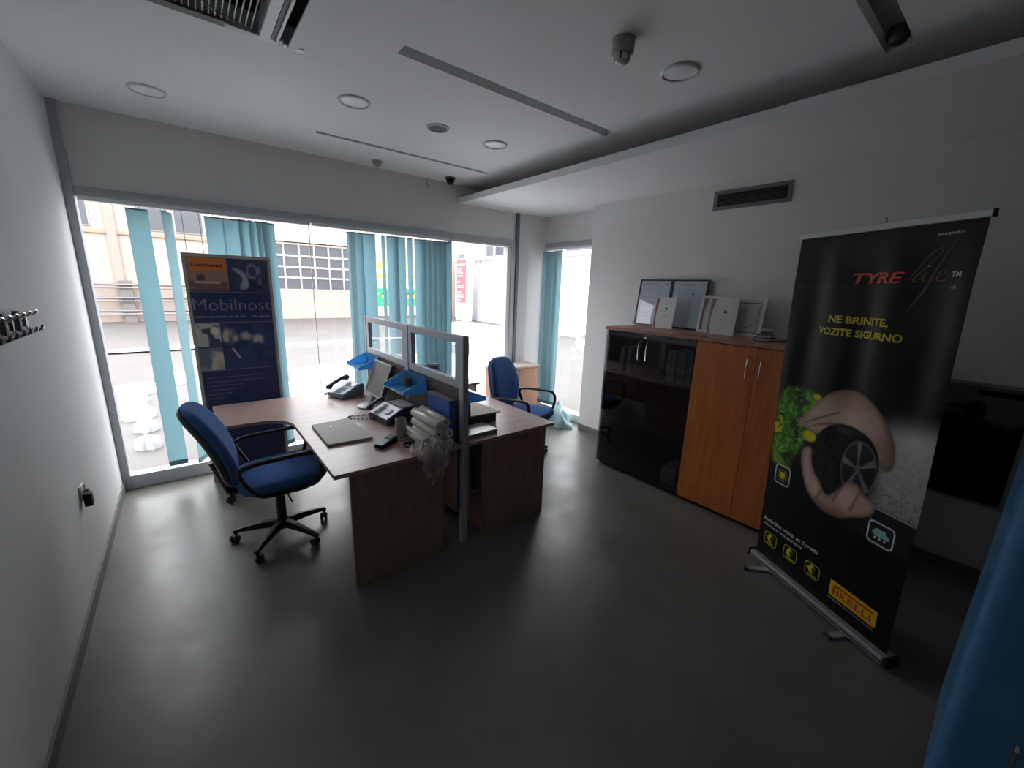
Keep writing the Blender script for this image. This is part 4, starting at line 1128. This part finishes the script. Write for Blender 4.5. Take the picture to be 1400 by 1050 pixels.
# framed picture on the right wall behind the banner
fp = thing('wall_picture', 'dark picture with white border hanging on right wall behind the banner', 'picture', (X3, -4.2, .5))
Tw = basis((X3-.004, -3.90, .50), (0, -1, 0), (0, 0, 1), (-1, 0, 0))
MB(Tw).box(0, 0, -.003, .66, .775, .008).build('border', mat('picture_border', '9a9894', .6), fp, bevel=.002)
def wpaint(X, Y):
    n = vnoise(X, Y, 9, 41); n2 = vnoise(X, Y, 30, 42)
    c = np.zeros(X.shape+(3,))+hexc('161414')
    sky_ = sstep(.47, .56, Y+.10*(n-.5))
    c = blend(c, '6f6a62', sky_)
    c = blend(c, '0b0b0b', rk(X, Y, .40, .68, .60, .712, .004))
    c = blend(c, '101010', ek(X, Y, .41, .575, .045, .06, .25)); c = blend(c, '38332e', ek(X, Y, .33, .59, .05, .02, .3))
    k = np.abs(np.hypot(X-.45, Y-.26)-.09) < .01
    c = blend(c, '2a2724', k*(n2 > .4)*1.0)
    c = blend(c, '2e2b28', rk(X, Y, .2, .12, .5, .13, .003)*(n2 > .3))
    return c
paint_obj('print_sheet', .62, .735, .006, wpaint, lambda x, y: np.stack([np.full_like(x, X3-.013), -3.92-x, .52+y], 1), print_mat('picture_print', .4), fp)

# blue cabinet at the right edge of view
bc = thing('blue_cabinet', 'glossy blue cabinet with rounded edge at the right side of frame', 'cabinet', (2.75, -4.95, 0))
M_bc = mat('glossy_blue', '4b7fae', .25, var=.05, vscale=10)
p = []
for cx_, cy_, a0 in ((3.05, -5.45, -90), (3.05, -4.56, 0), (2.46, -4.56, 90), (2.46, -5.45, 180)):
    for i in range(6):
        a = math.radians(a0+90*i/5); p.append((cx_+.05*math.cos(a), cy_+.05*math.sin(a)))
MB().prism(p, .06, 2.05).build('body', M_bc, bc, smooth=True, angle=30)
p2 = [(2.75+(x-2.75)*.97, -5.0+(y+5.0)*.97) for x, y in p]
MB().prism(p2, 0, .06).build('plinth', M_blk2, bc)
MB().prism([(2.75+(x-2.75)*1.01, -5.0+(y+5.0)*1.01) for x, y in p], 2.05, 2.08).build('top_cap', M_dgrey, bc)
MB().tube([(2.402, -4.66, .26), (2.39, -4.66, .27), (2.388, -4.66, .35), (2.39, -4.66, .43), (2.402, -4.66, .44)], .006, 8).build('handle', M_chrome, bc, smooth=True)

# ------------------------------------------------------------------ roll-up banner
BA = np.array([3.457, -3.579, .05]); BB = np.array([3.071, -4.32, .05])
bd_ = (BB-BA)/.8355; bn = np.array([-.88688, .46199, 0])
bu = (bn*.05-bd_*.05+np.array([0, 0, 2.04]))/2.0
bs = bd_*(.8355/.86)
def bmap(s, t, off=0.):
    s = np.asarray(s, float); t = np.asarray(t, float)
    k_ = np.clip((t-.75)/.55, 0, 1); k_ = k_*k_*(3-2*k_)
    wv = (.010*np.sin(s*22+t*1.0)+.002*np.sin(s*41+2-t*2.2))*k_*np.clip((2.0-t)/.25, .15, 1)
    P = BA+s[..., None]*bs+t[..., None]*bu+(wv+off)[..., None]*bn
    return P
bn_t = thing('roll_up_banner', 'black tyre advertising roll-up banner with aluminium base on the right', 'banner', tuple((BA+BB)/2-np.array([0, 0, .05])))
def bpaint(X, Y):
    n1 = vnoise(X, Y, 60, 1); n2 = vnoise(X, Y, 25, 2); n3 = vnoise(X, Y, 120, 3)
    c = np.zeros(X.shape+(3,))+hexc('0c0c0d')
    # pale ground on the right fading up
    k = sstep(.56, .70, X)*(1-sstep(1.04, 1.20, Y-.10*(X-.7)))*sstep(.675, .685, Y)
    g = blend(np.zeros_like(c)+hexc('b4b2ae'), '8d8a88', n1*.6); g = blend(g, 'd2d0cd', sstep(.86, 1.05, Y)*(.6)); g = blend(g, '9a8a7c', (1-sstep(.70, .80, Y))*.5)
    g = blend(g, '5c5a58', (n3 > .72)*(1-sstep(.72, .86, Y))*.6)
    c = blend(c, g, k)
    c = blend(c, '24262a', rk(X, Y, .40, .50, .86, .68, .02)*sstep(.40, .62, X))
    c = blend(c, 'b9b9b9', rk(X, Y, .60, .676, .86, .682, .002))
    c = blend(c, 'a9a9a9', pk(X, Y, [(.62, .64), (.628, .64), (.70, .60), (.695, .597)], .002))
    # foliage
    k = (1-sstep(.20, .30, X))*sstep(.60, .68, Y-.0+.1*X)*(1-sstep(1.12, 1.16, Y))*sstep(.0, .02, X)
    k2 = pk(X, Y, [(0, 1.14), (.16, 1.16), (.29, 1.15), (.26, 1.05), (.20, .95), (.24, .90), (.22, .80), (.15, .72), (.17, .62), (.06, .64), (0, .66)], .02)
    fo = blend(np.zeros_like(c)+hexc('3f7424'), '6fa838', sstep(.4, .8, n1)); fo = blend(fo, '1c3a14', sstep(.55, .85, n2)); fo = blend(fo, '98c048', (n3 > .8)*.7)
    fo = blend(fo, '7ea03a', pk(X, Y, [(.0, .76), (.1, .70), (.17, .64), (.16, .60), (.05, .66), (0, .70)], .01)*.8)
    c = blend(c, fo, k2)
    c = blend(c, 'd8c81c', ek(X, Y, .255, .90, .045, .035, .25)); c = blend(c, 'd8c420', np.clip(ek(X, Y, .03, .90, .03, .075, .3)*(n1 > .35), 0, 1)); c = blend(c, 'cdbf24', ek(X, Y, .265, 1.13, .03, .018, .4))
    # upper hand
    skin = blend(np.zeros_like(c)+hexc('c2a596'), '8c6c5e', np.clip(n2*.35, 0, 1))
    hand = [(.155, .955), (.17, .925), (.20, .94), (.25, .925), (.31, .925), (.36, .955), (.42, .985), (.48, 1.0), (.55, .985), (.62, .93), (.68, .86), (.72, .90), (.70, 1.02), (.64, 1.12), (.56, 1.19), (.48, 1.215), (.40, 1.21), (.33, 1.17), (.25, 1.08), (.19, 1.0)]
    k = pk(X, Y, hand, .008)
    sk = blend(skin, '6d5247', sstep(1.10, 1.22, Y)*.45); sk = blend(sk, 'dcc4b6', ek(X, Y, .46, 1.06, .16, .05, .7)*.5); sk = blend(sk, '7a6156', (1-sstep(0, .03, -polysd(X, Y, smooth_poly(hand))))*.6); sk = blend(sk, '5d463c', sstep(.60, .72, X)*.55)
    for P in ([(.17, .945), (.26, 1.005), (.40, 1.085), (.40, 1.078), (.27, .995)], [(.22, .945), (.32, 1.0), (.44, 1.03), (.44, 1.022), (.33, .99)]):
        sk = blend(sk, '6d5549', pk(X, Y, P, .007)*.8)
    c = blend(c, sk, k)
    # tyre
    tr = [(.285, .84), (.30, .92), (.345, .985), (.42, 1.03), (.52, 1.03), (.60, 1.0), (.645, .93), (.655, .84), (.63, .74), (.58, .67), (.48, .62), (.38, .66), (.31, .74)]
    k = pk(X, Y, tr, .004); ty = np.zeros_like(c)+hexc('1b1b1d')
    ty = blend(ty, '2f2e30', (n3 > .5)*(X < .45)*.6)
    for q in (.315, .345, .38): ty = blend(ty, '060607', (np.abs(X-q-.13*np.clip(Y-.84, 0, 1)**1.0*1.3) < .004)*1.0)
    e = np.hypot((X-.555)/.105, (Y-.83)/.165)
    ty = blend(ty, '0c0c0d', (e < 1.0)*1.0); ty = blend(ty, '57595c', ((e > .82) & (e < .9))*1.0); ty = blend(ty, '2a2b2e', (e < .82)*1.0)
    an = np.arctan2((Y-.83)/.165, (X-.555)/.105)
    sp_ = (np.abs(np.sin(an*2.5+.4)) > .93) & (e < .82)
    ty = blend(ty, '77797d', sp_*1.0); ty = blend(ty, '606266', (e < .14)*1.0)
    ty = blend(ty, '4a494b', ek(X, Y, .44, 1.0, .05, .02, .5)*.6)
    c = blend(c, ty, k)
    # lower hand
    hand2 = [(.225, .83), (.215, .76), (.245, .67), (.29, .58), (.36, .53), (.44, .51), (.52, .53), (.57, .57), (.63, .60), (.68, .655), (.66, .70), (.60, .715), (.59, .74), (.55, .755), (.50, .735), (.475, .68), (.42, .61), (.385, .64), (.36, .68), (.33, .70), (.29, .76), (.285, .85)]
    k = pk(X, Y, hand2, .008)
    sk = blend(skin, 'd8beb0', (ek(X, Y, .27, .66, .03, .12, .6)+ek(X, Y, .52, .66, .05, .05, .6)+ek(X, Y, .345, .62, .03, .05, .6)).clip(0, 1)*.6); sk = blend(sk, '7a6156', (1-sstep(0, .03, -polysd(X, Y, smooth_poly(hand2))))*.6); sk = blend(sk, '5a443a', (1-sstep(.52, .60, Y))*.6)
    for P in ([(.50, .735), (.505, .73), (.46, .60), (.45, .605)], [(.59, .74), (.595, .735), (.56, .60), (.55, .605)], [(.385, .64), (.39, .635), (.36, .56), (.35, .57)]):
        sk = blend(sk, '6d5549', pk(X, Y, P, .008)*.85)
    c = blend(c, sk, k)
    # ruled line under the title
    c = blend(c, '77746f', rk(X, Y, .01, 1.729, .80, 1.732, .0012)); c = blend(c, '908d88', pk(X, Y, [(.775, 1.724), (.80, 1.736), (.80, 1.722)], .002))
    return c
paint_obj('printed_fabric', .86, 2.0, .0046, bpaint, lambda s, t: bmap(s, t), print_mat('banner_print', .42), bn_t)
def blayer(mb_verts, faces, name, m, off=.0015, parent=None):
    V = np.array(mb_verts, float)
    P = bmap(V[:, 0], V[:, 1], 0.)+ (V[:, 2]+off+(.0015 if V[:, 1].mean() > .8 else 0))[:, None]*bn
    mb = MB(); mb.v = [tuple(p) for p in P]; mb.f = faces
    return mb.build(name, m, parent or bn_t)
def btext(txt, s, t, width, size, m, shear=0., bold=0., name='lettering', height=None):
    mb = text_mesh(txt, size, m, Matrix.Identity(4), None, None, width=width, shear=shear, bold=bold)
    V = np.array(mb.v); V[:, 0] += s
    if height: V[:, 1] *= height/(V[:, 1].max()-min(0, V[:, 1].min()))
    V[:, 1] += t
    return blayer(V, mb.f, name, m)
def bpoly(pts, name, m, off=.0012):
    n = len(pts)
    V = [(p[0], p[1], 0) for p in pts]+[(p[0], p[1], .0006) for p in pts]
    F = [tuple(range(n))[::-1], tuple(range(n, 2*n))]+[(i, (i+1) % n, n+(i+1) % n, n+i) for i in range(n)]
    return blayer(V, F, name, m, off)
M_red = mat('print_red', 'c8402f', .5); M_yel = mat('print_yellow', 'd2c41c', .5); M_wht = mat('print_white', 'cfcfcf', .5); M_brz = mat('print_bronze', '6b4034', .5)
btext('TYRE', .352, 1.745, .245, .07, M_red, shear=.2, bold=.0022, height=.05)
btext('TM', .772, 1.768, .04, .03, M_wht, bold=.0006)
btext('www.pirelli.rs', .69, 1.936, .10, .02, M_wht)
btext('NE BRINITE,', .262, 1.545, .31, .05, M_yel, bold=.0014)
btext('VOZITE SIGURNO', .205, 1.48, .435, .05, M_yel, bold=.0014)
btext('Bezbrižna vožnja uz Tyrelife', .03, .255, .40, .03, M_wht, bold=.0007)
btext('Obuhvata ove slučajeve', .03, .222, .30, .022, M_wht, bold=.0004)
# script lettering of the title, drawn with strokes
def stroke(pts, wds, name, m):
    Q = []
    n = len(pts)
    for i in range(n-1):
        p0, p1, p2, p3 = [Vector(pts[min(max(k, 0), n-1)]) for k in (i-1, i, i+1, i+2)]
        for q in range(8):
            u = q/8; Q.append((.5*((2*p1)+(-p0+p2)*u+(2*p0-5*p1+4*p2-p3)*u*u+(-p0+3*p1-3*p2+p3)*u**3), wds[i]*(1-u)+wds[i+1]*u))
    Q.append((Vector(pts[-1]), wds[-1]))
    L_ = []; R_ = []
    for i, (p, w_) in enumerate(Q):
        t = (Q[min(i+1, len(Q)-1)][0]-Q[max(i-1, 0)][0]); t.normalize()
        nn = Vector((-t.y, t.x)); L_.append(p+nn*w_); R_.append(p-nn*w_)
    k = len(Q); V = [(p.x, p.y, 0) for p in L_]+[(p.x, p.y, 0) for p in R_]
    F = [(i, i+1, k+i+1, k+i) for i in range(k-1)]
    return blayer(V, F, name, m, .0022)
stroke([(.617, 1.752), (.635, 1.79), (.68, 1.86), (.715, 1.885), (.722, 1.872), (.69, 1.83), (.64, 1.77), (.634, 1.75), (.65, 1.752)], [.001, .002, .0025, .002, .0015, .002, .003, .003, .001], 'script_letter', M_brz)
stroke([(.655, 1.755), (.675, 1.79), (.668, 1.755), (.685, 1.752)], [.0015, .003, .003, .001], 'script_letter', M_brz)
stroke([(.77, 1.915), (.74, 1.86), (.70, 1.77), (.675, 1.70), (.63, 1.615)], [.0008, .002, .004, .004, .0008], 'script_letter', M_brz)
stroke([(.70, 1.75), (.715, 1.762), (.745, 1.785), (.738, 1.795), (.722, 1.78), (.722, 1.755), (.745, 1.752), (.76, 1.765)], [.001, .002, .002, .002, .003, .003, .002, .0008], 'script_letter', M_brz)
bpoly([(.676, 1.812), (.683, 1.812), (.683, 1.819), (.676, 1.819)], 'script_dot', M_wht)
# icon tiles
def rr2(cx, cy, w_, h_, r): return rrect(w_, h_, r, 4, cx, cy)
def ring(cx, cy, w_, h_, r, th, name, m):
    A = rr2(cx, cy, w_, h_, r); B = rr2(cx, cy, w_-2*th, h_-2*th, max(r-th, .002)); n = len(A)
    V = [(x, y, 0) for x, y in A]+[(x, y, 0) for x, y in B]
    return blayer(V, [(i, (i+1) % n, n+(i+1) % n, n+i) for i in range(n)], name, m, .0018)
for cx in (.10, .255, .413):
    ring(cx, .143, .098, .086, .02, .004, 'icon_border', M_yel)
    el = [(cx-.004+.022*math.cos(a), .15+.027*math.sin(a)) for a in np.linspace(0, 2*PI, 22)[:-1]]
    bpoly(el, 'icon_tyre', M_yel)
    bpoly([(cx+.008+.010*math.cos(a), .148+.017*math.sin(a)) for a in np.linspace(0, 2*PI, 16)[:-1]], 'icon_hub', M_blk2, .0022)
    bpoly([(cx-.028, .110), (cx+.028, .110), (cx+.028, .116), (cx-.028, .116)], 'icon_caption', M_yel)
bpoly([(.225, .128), (.245, .128), (.245, .142), (.228, .138)], 'icon_mark', M_yel)
bpoly([(.375, .145), (.392, .138), (.392, .152), (.377, .160)], 'icon_mark', M_yel)
ring(.115, .595, .115, .125, .024, .008, 'icon_border', M_wht)
bpoly(rr2(.115, .595, .098, .108, .018), 'icon_field', M_blk2, .0010)
bpoly([(.115+.020*math.cos(a), .595+.022*math.sin(a)) for a in np.linspace(0, 2*PI, 20)[:-1]], 'sun_disc', mat('sun_yellow', 'e0c21e', .5), .002)
for k in range(12):
    a = k*PI/6
    c_, s_ = math.cos(a), math.sin(a)
    bpoly([(.115+.026*c_-.003*s_, .595+.028*s_+.003*c_), (.115+.026*c_+.003*s_, .595+.028*s_-.003*c_), (.115+.040*c_, .595+.044*s_)], 'sun_ray', mat('sun_yellow', 'e0c21e', .5), .002)
ring(.722, .562, .128, .115, .024, .008, 'icon_border', M_wht)
bpoly(rr2(.722, .562, .112, .099, .018), 'icon_field', M_blk2, .0010)
bpoly([(.682, .558), (.690, .578), (.706, .590), (.722, .584), (.738, .590), (.75, .574), (.765, .565), (.762, .550), (.70, .548)], 'cloud_car', mat('mint_print', '8fc0b4', .5), .002)
for q in (.70, .722, .745): bpoly([(q+.006*math.cos(a), .538+.006*math.sin(a)) for a in np.linspace(0, 2*PI, 10)[:-1]], 'snow_dot', M_wht, .002)
# yellow logo plate with stretched P
bpoly([(.53, .088), (.785, .088), (.785, .178), (.53, .178)], 'logo_plate', mat('logo_yellow', 'e0b41a', .5))
M_lr = mat('logo_red', 'c04318', .5)
bpoly([(.548, .103), (.562, .103), (.562, .128), (.566, .145), (.576, .150), (.768, .150), (.768, .163), (.566, .163), (.552, .158), (.548, .146)], 'logo_letter', M_lr, .0022)
xq = .574
for ch, wd in (('I', .010), ('R', .036), ('E', .034), ('L', .030), ('L', .030), ('I', .010)):
    btext_ = text_mesh(ch, .06, M_lr, Matrix.Identity(4), None, None, width=wd, bold=.002)
    V = np.array(btext_.v); V[:, 1] = (V[:, 1]-V[:, 1].min())/(V[:, 1].max()-V[:, 1].min())*.037+.103; V[:, 0] += xq
    blayer(V, btext_.f, 'logo_letter', M_lr, .0022); xq += wd+.007
btext('POWER IS NOTHING WITHOUT CONTROL', .528, .068, .255, .018, M_wht, height=.009)
# hardware
d3 = Vector(bd_); n3_ = Vector(bn)
def bT(o): return basis(o, tuple(d3), tuple(n3_), (0, 0, 1))
TA = bT(tuple(BA-np.array([0, 0, .05])))
MB(TA).prism([(-.01, -.05), (.846, -.05), (.846, .032), (.84, .04), (-.004, .04), (-.01, .032)], .012, .055).build('base_housing', mat('base_aluminium', 'b5b6b8', .35, metal=.5), bn_t, bevel=.006)
MB(TA).box(-.004, .04, .026, .84, .044, .034).build('base_groove', M_dgrey, bn_t)
MB(TA).box(.846, -.05, .010, .866, .04, .06).build('end_cap', M_blk2, bn_t, bevel=.003)
MB(TA).box(-.026, -.05, .010, -.010, .04, .06).build('end_cap', M_blk2, bn_t, bevel=.003)
for s_, fa in ((.15, .06), (.66, -.0)):
    Tl = TA @ Matrix.Translation((s_, 0, 0)) @ Matrix.Rotation(math.radians(18 if s_ < .3 else 4), 4, 'Z')
    ft = MB(Tl).box(-.018, -.20, .001, .018, .185 if s_ < .3 else .14, .012).build('foot', mat('base_aluminium', 'b5b6b8', .35, metal=.5), bn_t, bevel=.003)
    MB(Tl).box(-.019, .165 if s_ < .3 else .12, .0005, .019, .187 if s_ < .3 else .142, .016).build('foot_cap', M_dgrey, ft)
PT = bmap(np.array([0., .86]), np.array([2.0, 2.0]))
a_, b_ = Vector(PT[0])-d3*.012, Vector(PT[1])+d3*.008
Lr = (b_-a_).length
MB(bT(tuple(a_))).box(0, -.008, -.014, Lr, .010, .014).build('top_rail', mat('top_rail_white', 'c9c9c8', .4), bn_t, bevel=.003)
MB(bT(tuple(b_))).box(0, -.009, -.015, .005, .011, .015).build('rail_cap', M_blk2, bn_t)
pm = [(BA+BB)/2-bn*.03-np.array([0, 0, .02]), None]
pt_ = (PT[0]+PT[1])/2-bn*.022-bd_*(-.01)+np.array([0, 0, .045])
MB().tube([tuple(pm[0]-np.array([0, 0, -.0])), tuple(pt_)], .008, 10).build('pole', M_alu, bn_t, smooth=True)
